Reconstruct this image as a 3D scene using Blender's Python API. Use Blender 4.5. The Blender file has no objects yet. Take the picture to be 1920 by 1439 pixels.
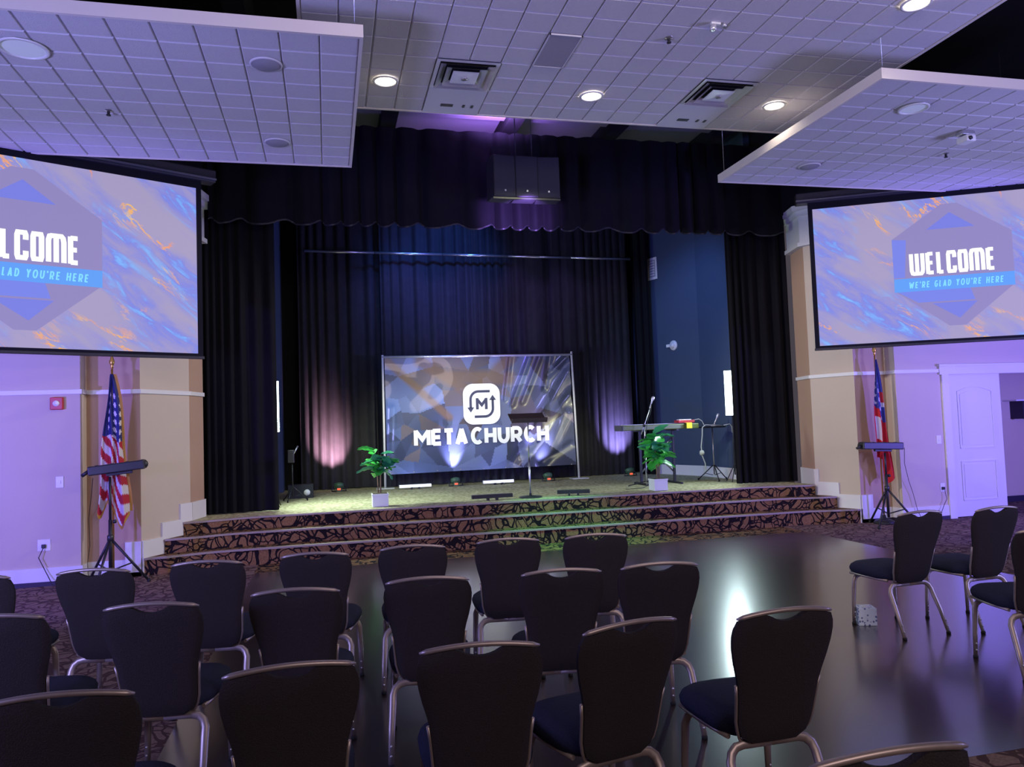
import bpy, bmesh, math, random
from mathutils import Vector, Matrix, noise
random.seed(7)
C = bpy.context.scene.collection
sc = bpy.context.scene
PI = math.pi
def R(d): return math.radians(d)

# ------------------------------------------------------------------ camera
YAW, TILT, ROLL, FOC, HE = R(13.49), R(3.063), R(-2.031), 1450.0, 1.6
fw = Vector((math.sin(YAW)*math.cos(TILT), math.cos(YAW)*math.cos(TILT), math.sin(TILT)))
rt = Vector((math.cos(YAW), -math.sin(YAW), 0)); up = rt.cross(fw)
r2 = rt*math.cos(ROLL)+up*math.sin(ROLL); u2 = -rt*math.sin(ROLL)+up*math.cos(ROLL)
cam_d = bpy.data.cameras.new('camera'); cam = bpy.data.objects.new('camera', cam_d); C.objects.link(cam)
cam.matrix_world = Matrix(((r2.x, u2.x, -fw.x, 0), (r2.y, u2.y, -fw.y, 0), (r2.z, u2.z, -fw.z, HE), (0, 0, 0, 1)))
cam_d.sensor_width = 36; cam_d.lens = FOC/1920*36; cam_d.clip_end = 100
sc.camera = cam
# ------------------------------------------------------------------ view and world
sc.view_settings.view_transform = 'Standard'; sc.view_settings.look = 'None'
sc.view_settings.gamma = 1; sc.view_settings.use_curve_mapping = False
sc.view_settings.exposure = 0.0
w = bpy.data.worlds.new('world'); sc.world = w; w.use_nodes = True
w.node_tree.nodes['Background'].inputs[0].default_value = (0.62, 0.52, 0.66, 1)
w.node_tree.nodes['Background'].inputs[1].default_value = 0.10
# ------------------------------------------------------------------ lights
def aim(o, p):
    o.rotation_euler = (Vector(p)-o.location).to_track_quat('-Z', 'Y').to_euler()
def area(name, loc, to, size, power, col, sy=None, spread=180):
    d = bpy.data.lights.new(name, 'AREA'); d.energy = power; d.color = col; d.size = size
    if sy: d.shape = 'RECTANGLE'; d.size_y = sy
    d.spread = R(spread)
    o = bpy.data.objects.new(name, d); C.objects.link(o); o.location = loc; aim(o, to); return o
def spot(name, loc, to, angle, power, col, blend=.5, rad=.05):
    d = bpy.data.lights.new(name, 'SPOT'); d.energy = power; d.color = col; d.spot_size = R(angle); d.spot_blend = blend; d.shadow_soft_size = rad
    o = bpy.data.objects.new(name, d); C.objects.link(o); o.location = loc; aim(o, to); return o
VIO = (.19, .13, 1.0)
# violet wash lamps of the hall, one on each side, aimed at the front walls
spot('violet_wash_lamp', (-4.9, 6.2, 1.5), (-3.1, 9.65, 1.7), 105, 800, VIO, .6, .08)
spot('violet_wash_lamp', (10.6, 5.6, 1.7), (9.0, 9.65, 1.7), 105, 1150, VIO, .6, .08)
# unseen fill added on both sides of the hall to brighten the ceiling panels
area('ceiling_fill', (-4.5, 2.2, 1.7), (0.0, 7.2, 5), 1.5, 215, (.35, .35, 1), 1.0, 150)
area('ceiling_fill', (9.6, 2.2, 1.7), (5.2, 7.2, 5), 1.5, 215, (.36, .36, 1), 1.0, 150)
# unseen white fill over the chairs, added to brighten the stage walls
area('wall_fill', (2.6, 2.2, 4.7), (2.7, 10.2, 1.6), 4.0, 50, (1, .86, .78), .5, 130)
area('chair_back_fill', (2.6, -3.4, 3.6), (2.6, 5.0, .8), 4.0, 120, (1, .80, .80), 1.0)  # unseen fill behind the camera, added to lift the chair backs
spot('cross_wall_fill', (4.98, 8.5, 4.45), (-1.95, 10.2, 1.9), 42, 800, (1, .90, .80), .6, .12)  # added pair of fills, crossing over to brighten the angled walls
spot('cross_wall_fill', (.25, 8.5, 4.45), (7.35, 10.2, 1.9), 42, 850, (1, .90, .80), .6, .12)
# stage front wash, hung above the hall in front of the stage
spot('stage_wash', (2.7, 6.9, 5.9), (2.6, 12.3, 0.5), 50, 2300, (1.0, .99, .62), .5, .1)
spot('green_spot', (2.6, 8.6, 4.75), (3.15, 9.95, .1), 32, 1500, (.14, 1, .46), .9, .05)
spot('blue_top_spot', (2.6, 11.9, 5.6), (2.2, 14.5, 4.7), 62, 480, (.06, .20, 1), .9, .1)
spot('blue_top_spot', (1.0, 12.3, 5.6), (1.6, 14.5, 3.8), 60, 160, (.06, .22, 1), .9, .1)
spot('blue_side_spot', (4.6, 11.9, 5.5), (6.9, 13.4, 2.6), 75, 230, (.16, .36, 1), .9, .1)
spot('deck_violet_fill', (2.5, 10.3, 5.85), (2.5, 10.7, 6.6), 150, 420, (.45, .22, 1), .7, .1)  # added uplight with no fixture, standing in for violet spill on the roof panels
spot('valance_violet_fill', (2.7, 9.7, 4.45), (2.78, 11.0, 4.65), 66, 420, (.40, .20, 1), .8, .05)  # violet spot added to light the valance folds, no fixture there

# ------------------------------------------------------------------ materials
MT = {}
def mat(name, col, rough=.6, metal=0, emit=None, es=1, spec=.5, bump=None, sheen=0, var=None, coat=0):
    m = bpy.data.materials.new(name); m.use_nodes = True; n = m.node_tree.nodes; l = m.node_tree.links
    b = n['Principled BSDF']; b.inputs['Base Color'].default_value = (*col, 1); b.inputs['Roughness'].default_value = rough
    b.inputs['Metallic'].default_value = metal; b.inputs['Specular IOR Level'].default_value = spec
    if sheen: b.inputs['Sheen Weight'].default_value = sheen; b.inputs['Sheen Roughness'].default_value = .4
    if coat: b.inputs['Coat Weight'].default_value = coat
    if emit: b.inputs['Emission Color'].default_value = (*emit, 1); b.inputs['Emission Strength'].default_value = es
    tc = n.new('ShaderNodeTexCoord')
    if bump:
        t = n.new('ShaderNodeTexNoise'); t.inputs['Scale'].default_value = bump[0]; t.inputs['Detail'].default_value = 4
        l.new(tc.outputs['Object'], t.inputs['Vector'])
        bp = n.new('ShaderNodeBump'); bp.inputs['Strength'].default_value = bump[1]; bp.inputs['Distance'].default_value = .01
        l.new(t.outputs['Fac'], bp.inputs['Height']); l.new(bp.outputs['Normal'], b.inputs['Normal'])
    if var:   # (scale, colour2, contrast)
        t = n.new('ShaderNodeTexNoise'); t.inputs['Scale'].default_value = var[0]; t.inputs['Detail'].default_value = 5
        l.new(tc.outputs['Object'], t.inputs['Vector'])
        r = n.new('ShaderNodeValToRGB'); r.color_ramp.elements[0].position = .5-var[2]; r.color_ramp.elements[1].position = .5+var[2]
        r.color_ramp.elements[0].color = (*col, 1); r.color_ramp.elements[1].color = (*var[1], 1)
        l.new(t.outputs['Fac'], r.inputs['Fac']); l.new(r.outputs['Color'], b.inputs['Base Color'])
    MT[name] = m; return m
mat('beige_paint', (.58, .49, .38), .7, bump=(60, .1), var=(1.2, (.55, .46, .36), .3))
mat('tan_paint_warm_light', (.46, .30, .21), .7, bump=(60, .1), var=(1.2, (.43, .28, .20), .3))  # recess paint; on the pilasters the tan stands in for warm light
mat('white_trim', (.74, .73, .72), .45, var=(2, (.70, .69, .68), .3))
mat('white_door', (.72, .71, .72), .4, var=(2, (.70, .69, .70), .3))
mat('black_paint', (.006, .006, .008), .9, spec=.2, var=(2, (.009, .009, .012), .3))
mat('dark_base', (.02, .015, .04), .6, var=(5, (.03, .02, .05), .3))
mat('navy_wall', (.05, .075, .13), .5, bump=(40, .1), var=(1.5, (.055, .08, .14), .3))
mat('tile', (.68, .66, .68), .9, bump=(90, .35), var=(30, (.63, .61, .63), .3))
mat('tile_plain', (.70, .69, .71), .6, var=(6, (.68, .67, .69), .3))
mat('grid_dark', (.50, .48, .52), .8, var=(6, (.47, .45, .49), .3))
mat('edge_trim', (.78, .72, .66), .5, var=(3, (.75, .69, .63), .3))
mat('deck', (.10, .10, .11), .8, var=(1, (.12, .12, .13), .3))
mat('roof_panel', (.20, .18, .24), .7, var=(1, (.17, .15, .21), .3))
mat('chair_fabric', (.030, .024, .026), .8, bump=(260, .5), spec=.12, var=(180, (.040, .032, .034), .2))
mat('seat_fabric', (.024, .026, .055), .8, bump=(260, .5), spec=.15, var=(180, (.016, .018, .036), .2))
mat('chair_metal', (.44, .36, .33), .42, .65, var=(30, (.38, .31, .29), .3))
mat('rubber', (.01, .01, .01), .8, var=(30, (.015, .015, .015), .3))
mat('black_metal', (.02, .02, .025), .45, .3, var=(20, (.03, .03, .035), .3))
mat('black_plastic', (.018, .018, .022), .4, var=(20, (.025, .025, .03), .3))
mat('grey_grille', (.024, .025, .032), .6, bump=(300, .8), var=(200, (.032, .034, .043), .2))
mat('steel', (.62, .62, .64), .28, .9, var=(20, (.55, .55, .57), .3))
mat('bright_steel', (.8, .8, .82), .25, .6, var=(20, (.72, .72, .74), .3))
mat('pvc_white', (.75, .75, .72), .4, var=(10, (.7, .7, .67), .3))
mat('gold', (.75, .45, .10), .3, .8, var=(20, (.65, .38, .08), .3))
mat('fringe', (.50, .27, .04), .9, var=(20, (.42, .22, .03), .3))
mat('velvet', (.006, .006, .008), .85, sheen=.05, spec=.1, var=(8, (.008, .008, .010), .3))
mat('back_velvet', (.017, .017, .023), .8, sheen=.1, spec=.2, var=(8, (.026, .026, .033), .3))
mat('hem_lit_tone', (.012, .012, .016), .5, var=(20, (.016, .016, .02), .3))  # lighter than the velvet, painting in the light along the hem
mat('white_plastic', (.8, .8, .8), .4, var=(10, (.76, .76, .76), .3))
mat('red_plastic', (.5, .02, .03), .4, var=(10, (.42, .02, .03), .3))
mat('yellow_label', (.8, .65, .03), .5, var=(10, (.75, .6, .03), .3))
mat('cord', (.012, .012, .014), .6, var=(10, (.02, .02, .02), .3))
mat('cord_light', (.55, .58, .55), .5, var=(10, (.5, .52, .5), .3))
mat('pot_white', (.72, .74, .70), .4, var=(10, (.68, .7, .66), .3))
mat('soil', (.05, .035, .02), .9, bump=(60, .8), var=(40, (.08, .05, .03), .3))
mat('stem', (.22, .16, .09), .8, var=(30, (.28, .2, .1), .3))
mat('leaf', (.035, .36, .05), .4, var=(12, (.06, .52, .06), .2))
mat('leaf_dark', (.03, .24, .10), .4, var=(12, (.04, .32, .12), .2))
mat('keyboard_body', (.11, .14, .03), .4, var=(20, (.14, .17, .04), .3))
mat('lens_on', (1, 1, 1), .5, emit=(1, .90, .74), es=7.0)
mat('lens_off', (.75, .80, .82), .35, emit=(.6, .72, .75), es=.10)
mat('grille_round', (.42, .41, .47), .7, bump=(400, .6), var=(200, (.36, .35, .42), .2))
mat('led_panel', (1, 1, 1), .5, emit=(.74, .97, 1.0), es=7)
mat('led_bar_white', (1, 1, 1), .5, emit=(.72, .80, 1.0), es=2.2)
mat('par_red', (1, .1, .05), .5, emit=(1, .12, .05), es=1.2)
mat('par_green', (.1, .8, .2), .5, emit=(.15, .9, .25), es=.35)
mat('par_body', (.05, .11, .06), .4, var=(20, (.07, .15, .08), .3))
mat('par_lens', (1, 1, 1), .4, emit=(.7, .6, 1), es=3)
mat('logo_dark', (.03, .035, .09), .6, var=(10, (.04, .045, .10), .3))
mat('print_white', (.86, .88, .88), .5, emit=None, var=(4, (.82, .84, .86), .3))
mat('music_desk', (.07, .05, .035), .45, .2, var=(20, (.09, .065, .045), .3))
mat('nosing', (.30, .24, .20), .5, .2, bump=(150, .4), var=(60, (.36, .29, .25), .3))
mat('gloss_white', (.8, .8, .8), .25, var=(10, (.76, .76, .76), .3))

def new_mat(name):
    m = bpy.data.materials.new(name); m.use_nodes = True; MT[name] = m
    return m, m.node_tree.nodes, m.node_tree.links, m.node_tree.nodes['Principled BSDF']
def ramp(n, stops, inter='LINEAR'):
    r = n.new('ShaderNodeValToRGB'); r.color_ramp.interpolation = inter
    e = r.color_ramp.elements
    while len(e) < len(stops): e.new(.5)
    for k, (p, c) in enumerate(stops): e[k].position = p; e[k].color = (*c, 1)
    return r
def mathn(n, l, op, a, b=None, c=None):
    m = n.new('ShaderNodeMath'); m.operation = op
    for i, v in enumerate((a, b, c)):
        if v is None: continue
        if isinstance(v, (int, float)): m.inputs[i].default_value = v
        else: l.new(v, m.inputs[i])
    return m.outputs[0]
def mixc(n, l, fac, a, b, mode='MIX'):
    m = n.new('ShaderNodeMix'); m.data_type = 'RGBA'; m.blend_type = mode
    for i, v in ((0, fac), (6, a), (7, b)):
        if isinstance(v, (int, float)): m.inputs[i].default_value = v
        elif isinstance(v, tuple): m.inputs[i].default_value = (*v, 1)
        else: l.new(v, m.inputs[i])
    return m.outputs[2]

def floor_wood():
    m, n, l, b = new_mat('dark_laminate')
    tc = n.new('ShaderNodeTexCoord'); mp = n.new('ShaderNodeMapping'); l.new(tc.outputs['Object'], mp.inputs['Vector'])
    br = n.new('ShaderNodeTexBrick'); br.inputs['Scale'].default_value = 1; br.inputs['Brick Width'].default_value = 1.2; br.inputs['Row Height'].default_value = .16
    br.inputs['Mortar Size'].default_value = .004; br.inputs['Color1'].default_value = (.024, .014, .014, 1); br.inputs['Color2'].default_value = (.030, .018, .017, 1)
    br.inputs['Mortar'].default_value = (.014, .008, .008, 1); l.new(mp.outputs[0], br.inputs['Vector'])
    mp2 = n.new('ShaderNodeMapping'); mp2.inputs['Scale'].default_value = (2, 22, 1); l.new(tc.outputs['Object'], mp2.inputs['Vector'])
    ns = n.new('ShaderNodeTexNoise'); ns.inputs['Scale'].default_value = 1; ns.inputs['Detail'].default_value = 6; l.new(mp2.outputs[0], ns.inputs['Vector'])
    l.new(mixc(n, l, ns.outputs['Fac'], br.outputs['Color'], (.03, .018, .016), 'MIX'), b.inputs['Base Color'])
    ns2 = n.new('ShaderNodeTexNoise'); ns2.inputs['Scale'].default_value = 1.6; ns2.inputs['Detail'].default_value = 1; l.new(tc.outputs['Object'], ns2.inputs['Vector'])
    rr = n.new('ShaderNodeMapRange'); rr.inputs[3].default_value = .27; rr.inputs[4].default_value = .31; l.new(ns2.outputs['Fac'], rr.inputs[0]); l.new(rr.outputs[0], b.inputs['Roughness'])
    b.inputs['Specular IOR Level'].default_value = .45; b.inputs['Coat Weight'].default_value = .75; b.inputs['Coat Roughness'].default_value = .17; b.inputs['Coat IOR'].default_value = 1.7
floor_wood()
def carpet(name, c1, c2, c3, scale):
    m, n, l, b = new_mat(name)
    tc = n.new('ShaderNodeTexCoord')
    a = n.new('ShaderNodeTexNoise'); a.inputs['Scale'].default_value = scale; a.inputs['Detail'].default_value = 3; l.new(tc.outputs['Object'], a.inputs['Vector'])
    r = ramp(n, [(.35, c1), (.5, c2), (.68, c3)]); l.new(a.outputs['Fac'], r.inputs['Fac']); l.new(r.outputs['Color'], b.inputs['Base Color'])
    b.inputs['Roughness'].default_value = .95; b.inputs['Specular IOR Level'].default_value = .1
    f = n.new('ShaderNodeTexNoise'); f.inputs['Scale'].default_value = 220; l.new(tc.outputs['Object'], f.inputs['Vector'])
    bp = n.new('ShaderNodeBump'); bp.inputs['Strength'].default_value = .6; bp.inputs['Distance'].default_value = .01; l.new(f.outputs['Fac'], bp.inputs['Height']); l.new(bp.outputs[0], b.inputs['Normal'])
carpet('stage_carpet', (.26, .23, .13), (.44, .41, .24), (.60, .56, .36), 22)
def riser_carpet(name, c1, c2, cl):
    m, n, l, b = new_mat(name)
    tc = n.new('ShaderNodeTexCoord')
    d = n.new('ShaderNodeTexNoise'); d.inputs['Scale'].default_value = 3.5; d.inputs['Detail'].default_value = 1; l.new(tc.outputs['Object'], d.inputs['Vector'])
    v = n.new('ShaderNodeVectorMath'); v.operation = 'MULTIPLY_ADD'; v.inputs[1].default_value = (.35, .35, .35); l.new(d.outputs['Color'], v.inputs[0]); l.new(tc.outputs['Object'], v.inputs[2])
    lines = []
    for sc_, off in ((7.5, 0), (5.0, 3.3)):
        mp = n.new('ShaderNodeMapping'); mp.inputs['Location'].default_value = (off, off, off); mp.inputs['Rotation'].default_value = (0, .6, 0); l.new(v.outputs[0], mp.inputs['Vector'])
        vo = n.new('ShaderNodeTexVoronoi'); vo.feature = 'DISTANCE_TO_EDGE'; vo.inputs['Scale'].default_value = sc_; l.new(mp.outputs[0], vo.inputs['Vector'])
        lines.append(mathn(n, l, 'LESS_THAN', vo.outputs['Distance'], .05 if off else .062))
    mask = mathn(n, l, 'MAXIMUM', lines[0], lines[1])
    f = n.new('ShaderNodeTexNoise'); f.inputs['Scale'].default_value = 60; l.new(tc.outputs['Object'], f.inputs['Vector'])
    r = ramp(n, [(.3, c1), (.7, c2)]); l.new(f.outputs['Fac'], r.inputs['Fac'])
    l.new(mixc(n, l, mask, r.outputs['Color'], cl), b.inputs['Base Color'])
    b.inputs['Roughness'].default_value = .95; b.inputs['Specular IOR Level'].default_value = .1
riser_carpet('loop_carpet', (.16, .080, .034), (.25, .140, .066), (.012, .008, .010))
riser_carpet('hall_carpet', (.15, .095, .08), (.24, .16, .13), (.07, .04, .038))
def screen_mat():
    m, n, l, b = new_mat('screen_image')
    tc = n.new('ShaderNodeTexCoord'); mp = n.new('ShaderNodeMapping'); mp.vector_type = 'POINT'
    mp.inputs['Rotation'].default_value = (0, R(-38), 0); mp.inputs['Location'].default_value = (1.3, 0, .4)
    l.new(tc.outputs['Object'], mp.inputs['Vector'])
    mpa = n.new('ShaderNodeMapping'); mpa.inputs['Scale'].default_value = (.55, 1, 1.9); l.new(mp.outputs[0], mpa.inputs['Vector'])
    big = n.new('ShaderNodeTexNoise'); big.inputs['Scale'].default_value = 1.1; big.inputs['Detail'].default_value = 3; l.new(mpa.outputs[0], big.inputs['Vector'])
    fine = n.new('ShaderNodeTexNoise'); fine.inputs['Scale'].default_value = 3.2; fine.inputs['Detail'].default_value = 9; fine.inputs['Roughness'].default_value = .65; fine.inputs['Distortion'].default_value = .8; l.new(mpa.outputs[0], fine.inputs['Vector'])
    r1 = ramp(n, [(.43, (0, 0, 0)), (.57, (1, 1, 1))]); l.new(big.outputs['Fac'], r1.inputs['Fac'])
    r2_ = ramp(n, [(.38, (0, 0, 0)), (.62, (1, 1, 1))]); l.new(fine.outputs['Fac'], r2_.inputs['Fac'])
    bl = mathn(n, l, 'MULTIPLY', r1.outputs['Color'], mathn(n, l, 'ADD', mathn(n, l, 'MULTIPLY', r2_.outputs['Color'], .75), .25))
    base = mixc(n, l, bl, (.38, .33, .52), (.13, .19, .82))
    r3 = ramp(n, [(.53, (0, 0, 0)), (.66, (1, 1, 1))]); l.new(fine.outputs['Fac'], r3.inputs['Fac'])
    base = mixc(n, l, mathn(n, l, 'MULTIPLY', r3.outputs['Color'], r1.outputs['Color']), base, (.22, .55, 1.0))
    # orange veins: thin iso-lines of another noise
    vn = n.new('ShaderNodeTexNoise'); vn.inputs['Scale'].default_value = 1.5; vn.inputs['Detail'].default_value = 7; vn.inputs['Distortion'].default_value = .5; vn.inputs['Roughness'].default_value = .6
    mpb = n.new('ShaderNodeMapping'); mpb.inputs['Location'].default_value = (4.1, 0, 2.2); mpb.inputs['Scale'].default_value = (.6, 1, 1.7); l.new(mp.outputs[0], mpb.inputs['Vector']); l.new(mpb.outputs[0], vn.inputs['Vector'])
    ln = mathn(n, l, 'ABSOLUTE', mathn(n, l, 'SUBTRACT', vn.outputs['Fac'], .5))
    mk = n.new('ShaderNodeTexNoise'); mk.inputs['Scale'].default_value = 1.7; l.new(mpb.outputs[0], mk.inputs['Vector'])
    r5 = ramp(n, [(.52, (0, 0, 0)), (.62, (1, 1, 1))]); l.new(mk.outputs['Fac'], r5.inputs['Fac'])
    r4 = ramp(n, [(0, (1, 1, 1)), (.007, (.6, .6, .6)), (.016, (0, 0, 0))]); l.new(ln, r4.inputs['Fac'])
    vm = mathn(n, l, 'MULTIPLY', r4.outputs['Color'], r5.outputs['Color'])
    vc = ramp(n, [(.3, (.9, .25, .10)), (.62, (1, .55, .02))]); l.new(fine.outputs['Fac'], vc.inputs['Fac'])
    base = mixc(n, l, vm, base, vc.outputs['Color'])
    b.inputs['Base Color'].default_value = (.05, .05, .05, 1); b.inputs['Roughness'].default_value = .9
    l.new(base, b.inputs['Emission Color']); b.inputs['Emission Strength'].default_value = .95
screen_mat()
for nm, c, s in (('img_panel', (.28, .24, .50), .95), ('img_blue', (.18, .23, .80), .95), ('img_tri', (.18, .21, .74), .95), ('img_band', (.10, .33, .88), 1.0), ('img_white', (1, 1, .93), 1.15), ('img_cyan', (.22, .72, 1.0), 1.0), ('img_warm', (.50, .27, .33), .9)):
    mat(nm, (.04, .04, .04), .9, emit=c, es=s)
def attr_mat(name, rough, coat=0, bump=None, emit=0):
    m, n, l, b = new_mat(name)
    a = n.new('ShaderNodeVertexColor'); a.layer_name = 'Col'; l.new(a.outputs['Color'], b.inputs['Base Color'])
    b.inputs['Roughness'].default_value = rough; b.inputs['Coat Weight'].default_value = coat
attr_mat('banner_print', .34, .3); attr_mat('flag_cloth', .8)
def box_mat():
    m, n, l, b = new_mat('tissue_box_print')
    tc = n.new('ShaderNodeTexCoord'); v = n.new('ShaderNodeTexVoronoi'); v.inputs['Scale'].default_value = 45; l.new(tc.outputs['Object'], v.inputs['Vector'])
    r = ramp(n, [(.30, (.12, .16, .34)), (.42, (.72, .80, .86))]); l.new(v.outputs['Distance'], r.inputs['Fac'])
    l.new(r.outputs['Color'], b.inputs['Base Color'])
box_mat()

# ------------------------------------------------------------------ mesh helpers
class MB:
    def __init__(s): s.v = []; s.f = []; s.sm = []
    def add(s, vs, fs, smooth=False):
        o = len(s.v); s.v += [tuple(v) for v in vs]; s.f += [tuple(i+o for i in f) for f in fs]; s.sm += [smooth]*len(fs); return s
    def box(s, x0, x1, y0, y1, z0, z1, M=None, bev=0):
        if bev:
            bm = bmesh.new(); bmesh.ops.create_cube(bm, size=1)
            for v in bm.verts: v.co = Vector(((x0+x1)/2+v.co.x*(x1-x0), (y0+y1)/2+v.co.y*(y1-y0), (z0+z1)/2+v.co.z*(z1-z0)))
            bmesh.ops.bevel(bm, geom=bm.edges[:], offset=bev, segments=2, affect='EDGES', profile=.5)
            bm.verts.index_update(); vs = [v.co.copy() for v in bm.verts]; fs = [[v.index for v in f.verts] for f in bm.faces]; bm.free()
        else:
            vs = [Vector((x, y, z)) for z in (z0, z1) for y in (y0, y1) for x in (x0, x1)]
            fs = [(0, 2, 3, 1), (4, 5, 7, 6), (0, 1, 5, 4), (2, 6, 7, 3), (0, 4, 6, 2), (1, 3, 7, 5)]
        if M: vs = [M @ v for v in vs]
        return s.add(vs, fs)
    def tube(s, pts, r, seg=10, flat=None, closed=False):
        pts = [Vector(p) for p in pts]; n = len(pts); rs = r if isinstance(r, (list, tuple)) else [r]*n
        vs = []; N = None
        for i, p in enumerate(pts):
            t = (pts[min(i+1, n-1)]-pts[max(i-1, 0)]).normalized()
            if N is None:
                a = Vector((0, 0, 1)) if abs(t.z) < .9 else Vector((0, 1, 0)); N = (a-t*a.dot(t)).normalized()
            else: N = (N-t*N.dot(t)).normalized()
            B = t.cross(N)
            for k in range(seg):
                a = 2*PI*k/seg; q = N*math.cos(a)*rs[i]+B*math.sin(a)*rs[i]
                if flat: q = Vector((q.x*flat[0], q.y*flat[1], q.z*flat[2]))
                vs.append(p+q)
        fs = [(i*seg+k, i*seg+(k+1) % seg, (i+1)*seg+(k+1) % seg, (i+1)*seg+k) for i in range(n-1) for k in range(seg)]
        s.add(vs, fs, True); o = len(s.v)-len(vs)
        s.f += [tuple(o+k for k in range(seg))[::-1], tuple(o+(n-1)*seg+k for k in range(seg))]; s.sm += [False, False]; return s
    def lathe(s, prof, seg=20, c=(0, 0, 0), M=None):
        vs = []; n = len(prof)
        for r, z in prof:
            for k in range(seg): a = 2*PI*k/seg; vs.append(Vector((c[0]+r*math.cos(a), c[1]+r*math.sin(a), c[2]+z)))
        if M: vs = [M @ v for v in vs]
        fs = [(i*seg+k, i*seg+(k+1) % seg, (i+1)*seg+(k+1) % seg, (i+1)*seg+k) for i in range(n-1) for k in range(seg)]
        return s.add(vs, fs, True)
    def poly(s, pts2, y0, y1, M=None):   # polygon in the x-z plane, extruded in y
        n = len(pts2); vs = [Vector((x, y0, z)) for x, z in pts2]+[Vector((x, y1, z)) for x, z in pts2]
        if M: vs = [M @ v for v in vs]
        return s.add(vs, [tuple(range(n)), tuple(range(2*n-1, n-1, -1))]+[(i, i+n, (i+1) % n+n, (i+1) % n) for i in range(n)])
    def grid(s, fn, nu, nv, smooth=True):
        vs = [fn(i/nu, j/nv) for j in range(nv+1) for i in range(nu+1)]
        return s.add(vs, [(j*(nu+1)+i, j*(nu+1)+i+1, (j+1)*(nu+1)+i+1, (j+1)*(nu+1)+i) for j in range(nv) for i in range(nu)], smooth)
    def stroke(s, pts, wd, y0, y1):      # flat ribbon along a polyline in x-z
        pts = [Vector((p[0], 0, p[1])) for p in pts]; n = len(pts); L = []; Rr = []
        for i, p in enumerate(pts):
            ds = []
            if i: ds.append((p-pts[i-1]).normalized())
            if i < n-1: ds.append((pts[i+1]-p).normalized())
            t = sum(ds, Vector()).normalized(); nn = Vector((-t.z, 0, t.x)); k = 1/max(.5, nn.dot(Vector((-ds[0].z, 0, ds[0].x))))
            e = t*(0)
            L.append(p+nn*wd/2*k+e); Rr.append(p-nn*wd/2*k+e)
        vs = []
        for y in (y0, y1):
            vs += [Vector((q.x, y, q.z)) for q in L]+[Vector((q.x, y, q.z)) for q in Rr]
        fs = []
        for i in range(n-1):
            fs.append((i, i+1, n+i+1, n+i)); fs.append((2*n+i, 3*n+i, 3*n+i+1, 2*n+i+1))
            fs.append((i, 2*n+i, 2*n+i+1, i+1)); fs.append((n+i, n+i+1, 3*n+i+1, 3*n+i))
        return s.add(vs, fs)
    def mesh(s, name, m):
        me = bpy.data.meshes.new(name); me.from_pydata(s.v, [], s.f); me.materials.append(MT[m])
        me.polygons.foreach_set('use_smooth', s.sm); me.update(); return me
def obj(name, mb, m, parent=None, label=None, cat=None, group=None, kind=None, loc=None, rz=0):
    me = mb.mesh(name, m) if isinstance(mb, MB) else mb
    o = bpy.data.objects.new(name, me); C.objects.link(o)
    if parent: o.parent = parent
    if loc: o.location = loc
    if rz: o.rotation_euler = (0, 0, rz)
    if label: o['label'] = label
    if cat: o['category'] = cat
    if group: o['group'] = group
    if kind: o['kind'] = kind
    return o
def thing(name, label, cat, loc=(0, 0, 0), rz=0, group=None):
    o = bpy.data.objects.new(name, None); C.objects.link(o); o.empty_display_size = .1
    o.location = loc; o.rotation_euler = (0, 0, rz); o['label'] = label; o['category'] = cat
    if group: o['group'] = group
    return o
def struct(name, mb, m, parent=None, label=None):
    return obj(name, mb, m, parent, label, kind=None if parent else 'structure')
def copy_tree(o, parent=None):
    c = o.copy(); C.objects.link(c); c.parent = parent
    for ch in list(o.children): copy_tree(ch, c)
    return c
def ring(r, z, n=24): return [(r*math.cos(2*PI*k/n), r*math.sin(2*PI*k/n), z) for k in range(n)]

# ------------------------------------------------------------------ floor
LX0, LX1, LY0, LY1 = -.86, 6.33, 3.07, 9.46
mb = MB()
for x0, x1, y0, y1 in ((-7, LX0, -5, 10.9), (LX1, 13, -5, 10.9), (LX0, LX1, -5, LY0)): mb.box(x0, x1, y0, y1, -.1, 0)
struct('floor', mb, 'hall_carpet', label='brown mottled carpet around the dark dance floor')
struct('floor', MB().box(LX0, LX1, LY1, 10.9, -.1, 0), 'loop_carpet', label='strip of looped carpet between the dance floor and the steps')
struct('floor', MB().box(LX0, LX1, LY0, LY1, -.1, .001), 'dark_laminate', label='dark glossy wood laminate dance floor')

# ------------------------------------------------------------------ stage with three steps
SZ = .53
def bump_y(x, a, b):
    t = min((x-a), (b-x))/.9; t = max(0, min(1, t)); return .2*(t*t*(3-2*t))
def step_edge(a, b, yend, n=40): return [(a+(b-a)*i/n, yend+bump_y(a+(b-a)*i/n, a, b)) for i in range(n+1)]
def slab(edge, z0, z1, yb):
    m_ = MB(); n = len(edge)
    wl = -2.10+.568*(min(yb, 10.6)-9.86)+max(0, yb-10.6)*.25; wr = 7.50-.453*(min(yb, 10.5)-9.86)
    cl = lambda x: min(max(x, wl), wr)
    vs = [Vector((x, y, z0)) for x, y in edge]+[Vector((x, y, z1)) for x, y in edge]+[Vector((cl(x), yb, z1)) for x, y in edge]+[Vector((cl(x), yb, z0)) for x, y in edge]
    fs = []
    for i in range(n-1):
        fs += [(i, i+1, n+i+1, n+i), (n+i, n+i+1, 2*n+i+1, 2*n+i)]
    fs += [(0, n, 2*n, 3*n), (n-1, 4*n-1, 3*n-1, 2*n-1)]
    return m_.add(vs, fs)
SE = [step_edge(-2.11, 7.5, 9.86), step_edge(-1.94, 7.33, 10.14), step_edge(-1.78, 7.18, 10.44)]
SH = [.20, .37, SZ]
st = thing('stage_step', 'carpeted stage steps with looped brown and black pattern in front of the curtains', 'steps', (0, 0, 0))
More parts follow.
